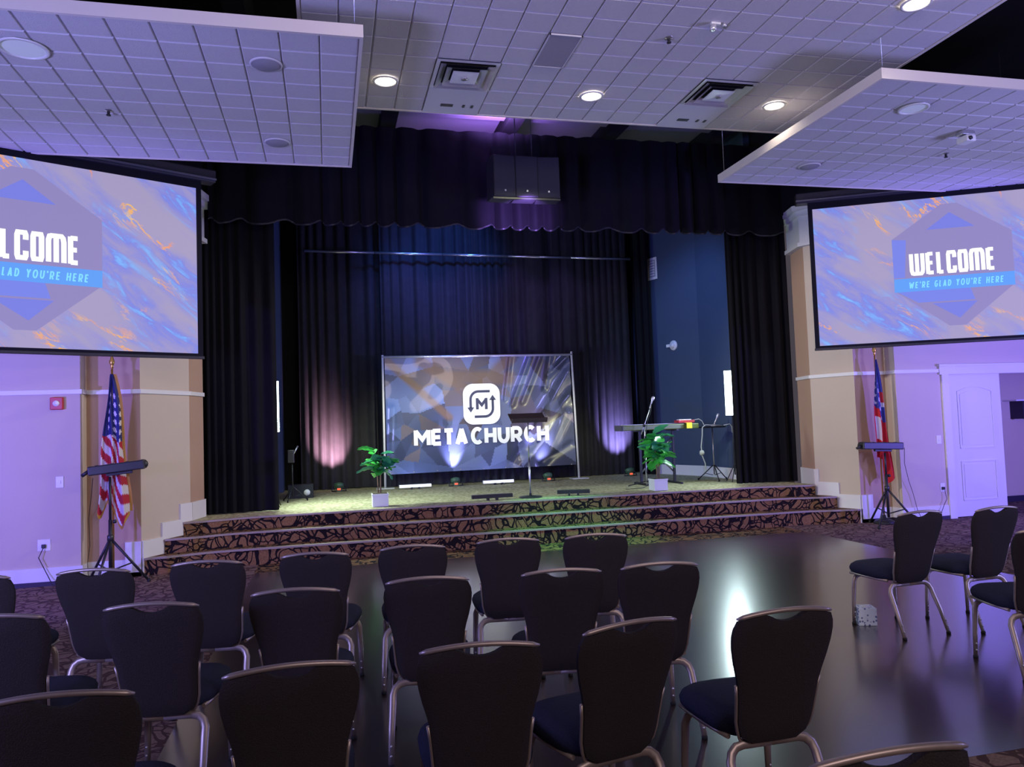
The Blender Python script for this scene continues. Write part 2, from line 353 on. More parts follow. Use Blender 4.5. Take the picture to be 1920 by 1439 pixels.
for k in range(3):
    z0 = 0 if k == 0 else SH[k-1]; e = SE[k]; yb = SE[k+1][0][1]+.3 if k < 2 else 11.0
    obj('step', slab(e, z0, SH[k]-.012, yb), 'loop_carpet', st)
    nb = MB(); n = len(e)
    vs = [Vector((x, y-.012, SH[k]-.022)) for x, y in e]+[Vector((x, y-.012, SH[k])) for x, y in e]+[Vector((x, y+.05, SH[k])) for x, y in e]+[Vector((x, y+.05, SH[k]-.022)) for x, y in e]
    nb.add(vs, [f for i in range(n-1) for f in ((i, i+1, n+i+1, n+i), (n+i, n+i+1, 2*n+i+1, 2*n+i), (i, 3*n+i, 3*n+i+1, i+1))]+[(0, n, 2*n, 3*n), (n-1, 4*n-1, 3*n-1, 2*n-1)])
    obj('nosing', nb, 'nosing', st, label='pale tread nosing along the step edge')
    if k < 2:
        tb = MB(); e2 = SE[k+1]
        obj('tread', slab([(x, y+.04) for x, y in e], SH[k]-.011, SH[k]-.001, yb), 'loop_carpet', st)
fl = MB(); e = [(x, y+.045) for x, y in SE[2]]; n = len(e)
fl.add([Vector((x, y, SZ-.001)) for x, y in e]+[Vector((min(max(x, -1.6), 7.33), 11.3, SZ-.001)) for x, y in e], [(i, i+1, n+i+1, n+i) for i in range(n-1)])
fl.box(-1.6, 7.4, 11.3, 15.2, SZ-.05, SZ-.001)
struct('floor', fl, 'stage_carpet', label='pale speckled carpet of the stage floor')

# ------------------------------------------------------------------ walls
WT = 4.25
def wallseg(name, pts, z0, z1, m, th=.12, label=None, parent=None):
    b = MB(); n = len(pts); off = []
    for i, p in enumerate(pts):
        ds = []
        if i: ds.append((Vector(p)-Vector(pts[i-1])).normalized())
        if i < n-1: ds.append((Vector(pts[i+1])-Vector(p)).normalized())
        nn = sum(ds, Vector((0, 0))).normalized(); off.append((p[0]-nn.y*th, p[1]+nn.x*th))
    vs = [Vector((x, y, z)) for z in (z0, z1) for x, y in pts]+[Vector((x, y, z)) for z in (z0, z1) for x, y in off]
    fs = []
    for i in range(n-1):
        fs += [(i, i+1, n+i+1, n+i), (2*n+i, 3*n+i, 3*n+i+1, 2*n+i+1), (n+i, n+i+1, 3*n+i+1, 3*n+i), (i, 2*n+i, 2*n+i+1, i+1)]
    fs += [(0, n, 3*n, 2*n), (n-1, 3*n-1, 4*n-1, 2*n-1)]
    b.add(vs, fs); return struct(name, b, m, parent, label)
YW = 9.65
LW = [(-7, YW), (-2.72, YW)]; LR = [(-2.714, YW+.01), (-2.714, 9.86)]; LREC = [(-2.72, 9.86), (-2.14, 9.86)]; LD = [(-2.14, 9.86), (-1.72, 10.60)]; LP = [(-1.72, 10.60), (-1.62, 11.05)]
RP = [(7.38, 11.05), (7.24, 10.50)]; RD = [(7.24, 10.50), (7.53, 9.86)]; RREC = [(7.53, 9.86), (8.06, 9.86)]; RR = [(8.054, 9.86), (8.054, YW+.01)]; RW = [(8.06, YW), (8.86, YW)]
wallseg('wall_left', LW, 0, WT, 'beige_paint'); wallseg('wall_left', LR, 0, WT, 'beige_paint', .118)
wallseg('wall_left', LREC, 0, WT, 'tan_paint_warm_light'); wallseg('wall_left', LD, 0, WT, 'beige_paint'); wallseg('wall_left', LP, 0, WT, 'tan_paint_warm_light')
wallseg('wall_right', RP, 0, WT, 'tan_paint_warm_light'); wallseg('wall_right', RD, 0, WT, 'beige_paint'); wallseg('wall_right', RREC, 0, WT, 'tan_paint_warm_light')
wallseg('wall_right', RR, 0, WT, 'beige_paint', .118); wallseg('wall_right', RW, 0, WT, 'beige_paint')
wallseg('wall_right', [(8.86, YW), (12.2, YW)], 2.13, WT, 'beige_paint'); wallseg('wall_right', [(12.2, YW), (13, YW)], 0, WT, 'beige_paint')
wallseg('wall_back', [(-7, YW-.0), (-1.5, YW+1.5), (-1.5, 15.2), (7.05, 15.2), (7.05, YW+1.5), (13, YW)], WT+.6, 6.6, 'black_paint') if False else None
# black upper walls above the cornice
wallseg('wall_left', [(-7, YW+.15), (-2.2, YW+.15), (-1.55, 11.0), (-1.45, 11.5)], WT+.55, 6.6, 'black_paint')
wallseg('wall_right', [(7.0, 11.5), (7.1, 11.0), (7.6, YW+.15), (13, YW+.15)], WT+.55, 6.6, 'black_paint')
# cornice: three stacked mouldings
def offs(path, d):
    out = []; n = len(path)
    for i, p in enumerate(path):
        ds = []
        if i: ds.append((Vector(p)-Vector(path[i-1])).normalized())
        if i < n-1: ds.append((Vector(path[i+1])-Vector(p)).normalized())
        nn = sum(ds, Vector((0, 0))).normalized(); k = 1/max(.5, nn.dot(ds[0])); out.append((p[0]+nn.y*d*k, p[1]-nn.x*d*k))
    return out
LPATH = [(-7, YW), (-2.72, YW), (-2.72, 9.86), (-2.14, 9.86), (-1.72, 10.60), (-1.62, 11.05)]
RPATH = [(7.38, 11.05), (7.24, 10.50), (7.53, 9.86), (8.06, 9.86), (8.06, YW), (13, YW)]
tn = [0]
def trim(path, z0, z1, d, m='white_trim', label=None):
    tn[0] += 1; return wallseg('trim_%d' % tn[0], offs(path, d), z0, z1, m, th=d+.005, label=label)
for P in (LPATH, RPATH):
    trim(P, WT, WT+.42, .05, label='white frieze board under the cornice'); trim(P, WT-.05, WT+.01, .09); trim(P, WT+.42, WT+.50, .10); trim(P, WT+.50, WT+.58, .16, label='white cornice cap')
trim(LPATH, 2.125, 2.175, .022, label='thin white picture rail'); trim([(7.38, 11.05), (7.24, 10.50), (7.53, 9.86), (8.06, 9.86), (8.06, YW), (8.82, YW)], 2.15, 2.20, .022, label='thin white picture rail')
# baseboards
def base(side, path, z1, d=.02):
    wallseg('baseboard_'+side, offs(path, d), .05, z1, 'white_trim', th=d+.004); wallseg('baseboard_'+side, offs(path, d+.006), 0, .05, 'dark_base', th=d+.008, label='dark strip under the white baseboard')
base('left', [(-7, YW), (-2.72, YW), (-2.72, 9.86), (-2.14, 9.86)], .20)
base('right', [(7.53, 9.86), (8.06, 9.86), (8.06, YW), (8.83, YW)], .20)
# stepped white skirt following the stairs along the angled walls
def skirt(side, p0, p1, rec0, sgn):
    d = Vector(p1)-Vector(p0); L = d.length; d.normalize()
    ts = [(-.02, .40), (.32, .57), (.64, .76)]
    for k, (a, z) in enumerate(ts):
        b_ = ts[k+1][0] if k < 2 else L
        A = Vector(p0)+d*max(a, 0); B = Vector(p0)+d*b_; pts = [tuple(A), tuple(B)]
        if sgn < 0: pts = pts[::-1]
        wallseg('baseboard_'+side, offs(pts, .024), 0, z, 'white_trim', th=.028)
    pts = [rec0, tuple(p0)] if sgn > 0 else [tuple(p0), rec0]
    wallseg('baseboard_'+side, offs(pts, .026), .0, .40, 'white_trim', th=.03)
wallseg('baseboard_left', offs(LP, .024), 0, .76, 'white_trim', th=.028); wallseg('baseboard_right', offs(RP, .024), 0, .76, 'white_trim', th=.028)
skirt('left', (-2.14, 9.86), (-1.72, 10.60), (-2.31, 9.86), 1)
skirt('right', (7.53, 9.86), (7.24, 10.50), (7.71, 9.86), -1)
# stage interior walls
wallseg('wall_stage_left', [(-1.45, 11.6), (-1.45, 13.18), (-.80, 14.62), (-.80, 15.1)], SZ-.05, 6.6, 'navy_wall', .12)
wallseg('wall_stage_right', [(6.87, 11.45), (6.78, 13.18), (6.28, 14.62), (6.28, 15.1)][::-1], SZ-.05, 6.6, 'navy_wall', .12)
wallseg('baseboard_stage_right', [(6.825, 11.3), (6.755, 13.17), (6.26, 14.6)], SZ, SZ+.19, 'white_trim', .02)
wallseg('wall_stage_back', [(-1.6, 15.1), (7.0, 15.1)], SZ-.05, 6.6, 'black_paint')
# ceiling deck, beams and pale deck panels between them
struct('ceiling', MB().box(-8, 14, -5, 15.3, 6.62, 6.75), 'black_paint', label='black roof deck above the hanging ceiling panels')
for k, x in enumerate((-.85, .95, 2.76, 4.37, 6.1)): struct('trim_%d' % (60+k), MB().box(x-.11, x+.11, 7.6, 12.2, 6.00, 6.62), 'black_paint', label='black roof beam over the stage front')
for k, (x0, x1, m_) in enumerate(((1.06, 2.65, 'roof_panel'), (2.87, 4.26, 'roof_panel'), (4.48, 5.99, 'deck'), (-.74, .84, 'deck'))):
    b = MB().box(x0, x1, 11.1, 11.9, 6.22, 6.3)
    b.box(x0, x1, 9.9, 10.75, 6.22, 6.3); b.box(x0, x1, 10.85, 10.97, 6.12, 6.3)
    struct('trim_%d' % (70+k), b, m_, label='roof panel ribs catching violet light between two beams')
# door and opening on the right
b = MB().box(8.84, 8.96, YW-.03, YW+.16, 0, 2.13); struct('trim_50', b, 'white_trim', label='white door casing')
struct('trim_51', MB().box(8.80, 12.36, YW-.035, YW, 2.12, 2.24).box(8.78, 12.38, YW-.06, YW, 2.24, 2.27), 'white_trim', label='white door head casing')
struct('trim_52', MB().box(12.2, 12.32, YW-.03, YW+.16, 0, 2.13), 'white_trim')
dr = MB().box(8.96, 9.91, YW+.02, YW+.065, .012, 2.12)
door = struct('door_1', dr, 'white_door', label='white two panel door with arched upper panel')
def panelring(x0, x1, z0, z1, arch):
    pts = [(x0, z0), (x1, z0), (x1, z1)]
    if arch:
        for k in range(1, 12): t = k/12; pts.append((x1+(x0-x1)*t, z1+arch*math.sin(PI*t)))
    pts.append((x0, z1)); pts.append((x0, z0)); return pts
b = MB()
for (x0, x1, z0, z1, a) in ((9.13, 9.74, 1.02, 1.86, .07), (9.13, 9.74, .25, .82, 0)):
    P = panelring(x0, x1, z0, z1, a)
    b.stroke(P, .014, YW+.008, YW+.022)
    P2 = panelring(x0+.04, x1-.04, z0+.04, z1-.04, a*.9); b.poly(P2[:-1], YW+.012, YW+.022)
obj('door_panel', b, 'white_door', door)
b = MB()
for z in (.3, 1.05, 1.8): b.box(8.955, 8.985, YW+.005, YW+.02, z-.05, z+.05)
obj('hinge', b, 'steel', door)
# small room seen through the open leaf
wallseg('wall_closet', [(8.9, 10.9), (13, 10.9)], 0, 2.6, 'beige_paint'); struct('floor', MB().box(8.8, 13, 10.9, 11.1, -.1, 0), 'hall_carpet')
wallseg('baseboard_closet', [(8.9, 10.88), (13, 10.88)], .0, .10, 'dark_base', .01)
sh = thing('wall_shelf', 'small dark shelf on diagonal brackets in the room behind the door', 'shelf', (11.55, 10.9, 1.7))
obj('shelf_board', MB().box(-.35, .35, -.28, 0, .0, .025), 'gloss_white', sh)
obj('bracket', MB().poly([(-.06, 0), (.02, -.3), (.06, -.3), (.02, 0)], -.26, -.02), 'dark_base', sh)
obj('bracket', MB().box(-.20, -.17, -.26, 0, -.30, 0), 'dark_base', sh)

# ------------------------------------------------------------------ curtains
def curtain(path, zb, zt, wave, amp, nper=10, rows=6, seed=0, hemwave=0, flare=0):
    P = [Vector(p) for p in path]; Ls = [0]
    for i in range(1, len(P)): Ls.append(Ls[-1]+(P[i]-P[i-1]).length)
    L = Ls[-1]; nu = int(L/wave*nper); rnd = random.Random(seed); ph = [0]
    for i in range(nu): ph.append(ph[-1]+(1/nper)*(1+.45*math.sin(i*.061+seed)+.3*rnd.uniform(-1, 1)))
    am = [amp*(.65+.5*noise.noise(Vector((i*.05, seed*3.1, 0)))) for i in range(nu+1)]
    def fn(u, v):
        i = round(u*nu); s_ = u*L; j = 1
        while j < len(Ls)-1 and Ls[j] < s_: j += 1
        t = (s_-Ls[j-1])/(Ls[j]-Ls[j-1]); p = P[j-1].lerp(P[j], t); d = (P[j]-P[j-1]).normalized()
        a = am[i]*(1-flare*v+.25*noise.noise(Vector((i*.08, v*2.2, seed))))
        o = a*(math.sin(2*PI*ph[i])+.35*math.sin(4*PI*ph[i]+1.3*v+seed)); lat = .35*a*math.cos(2*PI*ph[i])
        z = zb+(zt-zb)*v+(hemwave*math.sin(2*PI*ph[i]+.6)*(1-v) if hemwave else 0)
        q = p+d*lat; return Vector((q.x-d.y*o, q.y+d.x*o, z))
    return MB().grid(fn, nu, rows), fn, nu
def cur(name, path, zb, zt, wave, amp, m, label, seed, group=None, **k):
    b, fn, nu = curtain(path, zb, zt, wave, amp, seed=seed, **k); return obj(name, b, m, None, label, 'curtain', group), fn, nu
cur('back_curtain', [(-.50, 14.70), (1.14, 14.70)], SZ+.01, 5.9, .20, .06, 'back_velvet', 'left part of the dark pleated curtain behind the banner, lit pink at its foot', 1, rows=8)
cur('back_curtain', [(1.0, 14.52), (4.16, 14.52)], SZ+.01, 5.9, .20, .06, 'back_velvet', 'middle part of the dark pleated curtain directly behind the banner', 2, rows=8)
cur('back_curtain', [(4.02, 14.70), (6.05, 14.70)], SZ+.01, 5.9, .20, .06, 'back_velvet', 'right part of the dark pleated curtain, lit violet behind the keyboard', 3, rows=8)
cur('leg_curtain', [(5.98, 14.35), (6.22, 14.15)], SZ+.01, 5.9, .12, .05, 'velvet', 'narrow black curtain leg at the right end of the back curtain', 5)
cur('proscenium_curtain', [(-1.76, 11.16), (-.69, 11.26)], SZ+.01, 5.2, .13, .05, 'velvet', 'gathered black curtain at the left side of the stage opening', 7)
cur('proscenium_curtain', [(6.30, 11.22), (7.32, 11.12)], SZ+.01, 5.2, .13, .05, 'velvet', 'gathered black curtain at the right side of the stage opening', 8)
vo, vfn, vnu = cur('valance', [(-1.52, 10.90), (7.22, 10.86)], 4.48, 5.90, .34, .085, 'velvet', 'long black pleated valance hanging across the top of the stage opening', 9, hemwave=.045, flare=.5, nper=14, rows=10)
hb = MB(); pts = [vfn(i/vnu, 0) for i in range(vnu+1)]; hb.grid(lambda u, v: vfn(round(u*vnu)/vnu, 0)+Vector((0, -.006, -.005+.022*v)), vnu, 1)
obj('hem', hb, 'hem_lit_tone', vo, label='hem coloured lighter for the light along its edge')
# batten pipe in front of the back curtain
bt = thing('batten_pipe', 'long thin metal pipe high in front of the back curtain', 'pipe', (2.78, 14.2, 4.82))
for k in range(5): obj('pipe_length', MB().tube([(-3.12+k*1.25, 0, .03-.01*k), (-3.12+(k+1)*1.25-.01, 0, .03-.01*(k+1))], .026, 10), 'steel', bt)
b = MB()
for x in (-3.0, -1.5, 0, 1.5, 3.0): b.tube([(x, 0, .02), (x, 0, 1.79)], .004, 5)
obj('hanging_wire', b, 'black_metal', bt, kind='stuff')

# ------------------------------------------------------------------ hanging ceiling clouds
def make_tile(px, py, m, name='ceiling_tile'):
    g = .004; b = MB(); x, y = px/2-g, py/2-g; z0, z1, s_ = -.012, 0, .008
    vs = [(-x+s_, -y+s_, z0), (x-s_, -y+s_, z0), (x-s_, y-s_, z0), (-x+s_, y-s_, z0), (-x, -y, z1), (x, -y, z1), (x, y, z1), (-x, y, z1)]
    b.add(vs, [(3, 2, 1, 0), (0, 1, 5, 4), (1, 2, 6, 5), (2, 3, 7, 6), (3, 0, 4, 7)]); return b.mesh(name, m)
def cloud(label, x0, x1, y0, y1, z, nx, ny, skip=(), ystuff=0):
    t = thing('ceiling_cloud', label, 'ceiling panel', ((x0+x1)/2, (y0+y1)/2, z)); ox, oy = (x0+x1)/2, (y0+y1)/2
    W, D = (x1-x0)/2, (y1-y0)/2; e = .028
    obj('grid', MB().box(-W+e, W-e, -D+e, D-e, .004, .06), 'grid_dark', t)
    b = MB().box(-W, W, -D, -D+e, -.014, .085).box(-W, W, D-e, D, -.014, .085).box(-W, -W+e, -D+e, D-e, -.014, .085).box(W-e, W, -D+e, D-e, -.014, .085)
    obj('edge_trim', b, 'edge_trim', t)
    px, py = (2*W-2*e)/nx, (2*D-2*e)/ny; me = make_tile(px, py, 'tile'); sb = MB()
    for j in range(ny):
        for i in range(nx):
            if (i, j) in skip: continue
            x = -W+e+(i+.5)*px; y = D-e-(j+.5)*py
            if ystuff and j >= ystuff:
                sb.box(x-px/2+.004, x+px/2-.004, y-py/2+.004, y+py/2-.004, -.010, .0); continue
            obj('ceiling_tile', me, 'tile', t, loc=(x, y, .004))
    if sb.v: obj('ceiling_tile', sb, 'tile', t, kind='stuff')
    b = MB()
    for sx in (-1, 1):
        for sy in (-1, 1): obj('hanger_wire', MB().tube([(sx*(W-.06), sy*(D-.06), .06), (sx*(W-.06), sy*(D-.06), 6.62-z)], .004, 5), 'steel', t)
    return t, (lambda i, j: (ox-W+e+(i+.5)*px, oy+D-e-(j+.5)*py)), px, py
skip = {(i, j) for i in (4, 5, 13, 14) for j in (0, 1, 2, 3)} | {(7, 4), (7, 5)}
cc, cpos, cpx, cpy = cloud('large white tiled ceiling panel hanging over the dance floor, between the two lower ones', -.17, 5.58, 2.0, 8.12, 5.0, 19, 20, skip, 11)
cloud('lower white tiled ceiling panel on the left, over the left screen', -4.2, .33, 5.82, 8.82, 4.6, 15, 10)
cloud('lower white tiled ceiling panel on the right, over the right screen', 4.90, 9.4, 5.80, 8.80, 4.6, 15, 10)
def cyl_down(r0, prof, z): return MB().lathe([(r, zz) for r, zz in prof], 28, (0, 0, 0))
def downlight(x, y, z, label, on=True, r=.10):
    t = thing('recessed_light', label, 'ceiling light', (x, y, z))
    obj('trim_ring', MB().lathe([(r+.025, -.010), (r+.022, -.018), (r+.002, -.018), (r, -.006)], 32), 'gloss_white', t)
    b = MB(); b.add(ring(r, -.008, 28), [tuple(range(28))[::-1]]); obj('lens', b, 'lens_on' if on else 'lens_off', t)
    if on:
        s_ = spot('recessed_lamp', (x, y, z-.03), (x, y, 0), 125, 26, (1, .86, .72), .6, .08); s_.parent = t; s_.matrix_parent_inverse = Matrix.Translation((-x, -y, -z))
downlight(.62, 7.41, 4.99, 'glowing round ceiling light left of the left air vent'); downlight(2.74, 7.43, 4.99, 'glowing round ceiling light between the two air vents')
downlight(4.82, 7.36, 4.99, 'glowing round ceiling light right of the right air vent'); downlight(4.84, 5.28, 4.99, 'glowing round ceiling light cut by the top edge of the frame')
downlight(-2.18, 6.40, 4.59, 'unlit pale round light in the lower left ceiling panel', False, .15); downlight(5.70, 6.34, 4.59, 'unlit pale round light in the lower right ceiling panel', False, .12)
def vent(x, y, z, label):
    t = thing('air_vent', label, 'air vent', (x, y, z)); s = .30
    def frame(a, b_, z0, z1):
        m_ = MB(); vs = [(sx*a, sy*a, z0) for sx, sy in ((-1, -1), (1, -1), (1, 1), (-1, 1))]+[(sx*b_, sy*b_, z1) for sx, sy in ((-1, -1), (1, -1), (1, 1), (-1, 1))]
        vs += [(p[0], p[1], p[2]+.006) for p in vs]
        fs = [(i, 4+i, 4+(i+1) % 4, (i+1) % 4) for i in range(4)]+[(8+i, 8+(i+1) % 4, 12+(i+1) % 4, 12+i) for i in range(4)]
        return m_.add(vs, fs)
    obj('vent_frame', frame(s, s-.035, -.012, -.012), 'gloss_white', t)
    obj('vent_box', MB().box(-s+.01, s-.01, -s+.01, s-.01, .0005, .004), 'black_paint', t)
    for a, b_, z0, z1 in ((.262, .20, -.034, -.002), (.195, .135, -.036, -.002)): obj('vent_vane', frame(a, b_, z0, z1), 'bright_steel', t)
    obj('vent_core', frame(.125, .0, -.034, -.040), 'gloss_white', t)
    obj('vent_hub', MB().lathe([(.03, -.045), (.028, -.052), (0, -.054)], 16), 'steel', t)
v1 = cpos(4, 2); v1 = (v1[0]+cpx/2, v1[1]-cpy/2); v2 = (cpos(13, 2)[0]+cpx/2, cpos(13, 2)[1]-cpy/2)
vent(*v1, 4.995, 'square metal air vent in the left half of the high ceiling panel'); vent(*v2, 4.995, 'square metal air vent in the right half of the high ceiling panel')
for k, v_ in enumerate((v1, v2)):
    t = thing('smooth_panel', ('smooth white service plate beside the left air vent', 'smooth white service plate beside the right air vent')[k], 'ceiling panel', (v_[0], v_[1]+2*cpy, 4.995))
    obj('plate', MB().box(-cpx+.004, cpx-.004, -cpy+.004, cpy-.004, -.012, .0), 'tile_plain', t)
    obj('slot', MB().box(-.13, .0, .06, .12, -.018, -.010, bev=.003), 'black_plastic', t)
    obj('slot', MB().box(.10, .125, .06, .12, -.018, -.010), 'black_plastic', t); obj('slot', MB().box(.19, .215, .06, .12, -.018, -.010), 'black_plastic', t)
g = cpos(7, 4); t = thing('speaker_grille', 'flat grey perforated rectangle in the high ceiling panel', 'grille', (g[0], g[1]-cpy/2, 4.995))
obj('grille_plate', MB().box(-cpx/2+.006, cpx/2-.006, -cpy+.006, cpy-.006, -.012, 0), 'grille_round', t)
obj('frame', MB().stroke([(0, 0)]*1+[(0, .001)], .001, 0, .001) if False else MB().box(-cpx/2, -cpx/2+.01, -cpy, cpy, -.015, 0).box(cpx/2-.01, cpx/2, -cpy, cpy, -.015, 0).box(-cpx/2, cpx/2, -cpy, -cpy+.01, -.015, 0).box(-cpx/2, cpx/2, cpy-.01, cpy, -.015, 0), 'tile_plain', t)
for x, y, lab in ((-.42, 6.39, 'round grey speaker in the left low panel, nearer the hall'), (-.44, 8.14, 'round grey speaker in the left low panel, nearer the stage'), (5.72, 8.07, 'round grey speaker in the right low panel near its front corner')):
    t = thing('ceiling_speaker', lab, 'speaker', (x, y, 4.59))
    obj('grille', MB().lathe([(.115, -.006), (.105, -.014), (0, -.016)], 28), 'grille_round', t); obj('rim', MB().lathe([(.13, -.002), (.127, -.012), (.115, -.012)], 28), 'tile_plain', t)
for x, y, z, lab in ((-1.88, 7.55, 4.6, 'small dark sprinkler head under the left low panel'), (3.03, 6.18, 5.0, 'small sprinkler head under the high panel'), (7.11, 7.46, 4.6, 'small dark sprinkler head under the right low panel')):
    t = thing('sprinkler', lab, 'sprinkler', (x, y, z))
    obj('escutcheon', MB().lathe([(.04, -.006), (.035, -.016), (.0, -.018)], 16), 'steel', t); obj('body', MB().lathe([(.014, -.015), (.012, -.04), (.02, -.045), (.02, -.055), (0, -.055)], 10), 'black_metal', t)
t = thing('ceiling_camera', 'small white device mounted under the right low ceiling panel', 'camera', (6.76, 6.81, 4.59))
obj('mount', MB().box(-.08, .08, -.05, .05, -.05, 0, bev=.008), 'steel', t); obj('housing', MB().box(-.06, .06, -.08, .07, -.13, -.06, bev=.012), 'white_plastic', t); obj('lens', MB().lathe([(.022, 0), (.02, .015), (0, .016)], 14, M=Matrix.Translation((-.02, -.08, -.10)) @ Matrix.Rotation(R(90), 4, 'X')), 'black_plastic', t)
t = thing('track_spotlight', 'small bright metal spotlight head under the high panel near the top edge', 'light', (3.36, 5.86, 4.99))
obj('base', MB().box(-.09, .0, -.015, .015, -.02, 0, bev=.004), 'white_plastic', t); obj('head', MB().lathe([(.0, 0), (.025, -.005), (.03, -.05), (.022, -.055), (0, -.05)], 14, (-.07, 0, -.02)), 'bright_steel', t); obj('head', MB().lathe([(.0, 0), (.015, -.005), (.018, -.03), (0, -.03)], 12, (.04, 0, -.0)), 'bright_steel', t)

# ------------------------------------------------------------------ lettering (stroke alphabet on a 0..1 box)
def arc(cx, cz, rx, rz, a0, a1, n=8): return [(cx+rx*math.cos(R(a0+(a1-a0)*k/n)), cz+rz*math.sin(R(a0+(a1-a0)*k/n))) for k in range(n+1)]
GL = {
 'M': [[(0, 0), (0, 1)], [(0, .96), (.5, .38), (1, .96)], [(1, 1), (1, 0)]], 'E': [[(0, 0), (0, 1)], [(0, .93), (1.05, .93)], [(0, .5), (.95, .5)], [(0, .07), (1.05, .07)]],
 'T': [[(0, .93), (1, .93)], [(.5, 1), (.5, 0)]], 'A': [[(0, 0), (.5, 1)], [(.5, 1), (1, 0)], [(.2, .26), (.8, .26)]],
 'C': [arc(.55, .5, .52, .46, 48, 312, 16)], 'H': [[(0, 0), (0, 1)], [(1, 0), (1, 1)], [(0, .5), (1, .5)]],
 'U': [[(0, 1), (0, .42)]+arc(.5, .42, .5, .37, 180, 360, 10)[1:-1]+[(1, .42), (1, 1)]],
 'R': [[(0, 0), (0, 1)], [(0, .93), (.55, .93)]+arc(.55, .66, .40, .27, 90, -90, 8)[1:-1]+[(.55, .39), (0, .39)], [(.5, .39), (.95, 0)]],
 'G': [arc(.55, .5, .52, .46, 48, 340, 16)+[(1.0, .46), (.6, .46)]], 'L': [[(0, 1), (0, 0)], [(0, .07), (.9, .07)]],
 'D': [[(0, 0), (0, 1)], [(0, .93), (.4, .93)]+arc(.4, .5, .58, .43, 90, -90, 10)[1:-1]+[(.4, .07), (0, .07)]],
 'Y': [[(0, 1), (.5, .5)], [(1, 1), (.5, .5)], [(.5, .5), (.5, 0)]], 'O': [arc(.5, .5, .52, .46, 0, 360, 20)], "'": [[(.3, 1), (.3, .75)]],
 'W': [[(0, 1), (.25, 0)], [(.25, 0), (.5, .8)], [(.5, .8), (.75, 0)], [(.75, 0), (1, 1)]],
 # rounded condensed display set
 'w1': [[(0, 1), (0, .2), (.08, .06), (.2, .04), (.42, .04), (.5, .1)], [(.5, 1), (.5, .1)], [(.5, .1), (.58, .04), (.85, .04), (.95, .1), (1, .25), (1, 1)]],
 'e1': [[(.95, .95), (.05, .95)], [(.03, 1), (.03, 0)], [(.05, .52), (.85, .52)], [(.05, .05), (.95, .05)]], 'l1': [[(.03, 1), (.03, 0)], [(.05, .05), (.9, .05)]],
 'c1': [[(.97, .70), (.97, .88), (.88, .95), (.12, .95), (.03, .86), (.03, .14), (.12, .05), (.88, .05), (.97, .12), (.97, .30)]],
 'o1': [[(.5, .95), (.12, .95), (.03, .86), (.03, .14), (.12, .05), (.88, .05), (.97, .14), (.97, .86), (.88, .95), (.5, .95)]],
 'm1': [[(0, 0), (0, .8), (.08, .94), (.2, .96), (.42, .96), (.5, .9)], [(.5, 0), (.5, .9)], [(.5, .9), (.58, .96), (.85, .96), (.95, .9), (1, .75), (1, 0)]],
}
def text(mb, toks, x0, x1, z0, h, wt, ratios=None, y0=-.004, y1=0, gap=.25, slant=0):
    W = {'M': 1.15, 'W': 1.3, "'": .25, ' ': .5, 'w1': 1.25, 'm1': 1.25, 'E': .78, 'e1': .80, 'L': .66, 'l1': .74, 'c1': .85, 'o1': .85, 'T': .85, 'O': 1.0, 'C': .92}
    ws = [W.get(t_, .88) for t_ in toks]; tot = sum(ws)+gap*(len(toks)-1); s_ = (x1-x0)/tot; x = x0
    for t_, wd in zip(toks, ws):
        if t_ != ' ':
            lw = wd*s_-wt
            for q_, st_ in enumerate(GL[t_]): mb.stroke([(x+wt/2+px*lw+slant*pz*h, z0+pz*h) for px, pz in st_], wt, y0-.0005*q_, y1)
        x += (wd+gap)*s_
    return mb

def letters(parent, toks, x0, x1, z0, h, wt, m, y0, y1, gap):
    W = {'M': 1.15, 'w1': 1.25, 'm1': 1.25, 'E': .78, 'e1': .80, 'l1': .74, 'c1': .85, 'o1': .85, 'T': .85, 'C': .92}
    ws = [W.get(t_, .88) for t_ in toks]; s_ = (x1-x0)/(sum(ws)+gap*(len(toks)-1)); x = x0
    for t_, wd in zip(toks, ws):
        obj('letter', text(MB(), [t_], x, x+wd*s_, z0, h, wt, y0=y0, y1=y1, gap=0), m, parent); x += (wd+gap)*s_

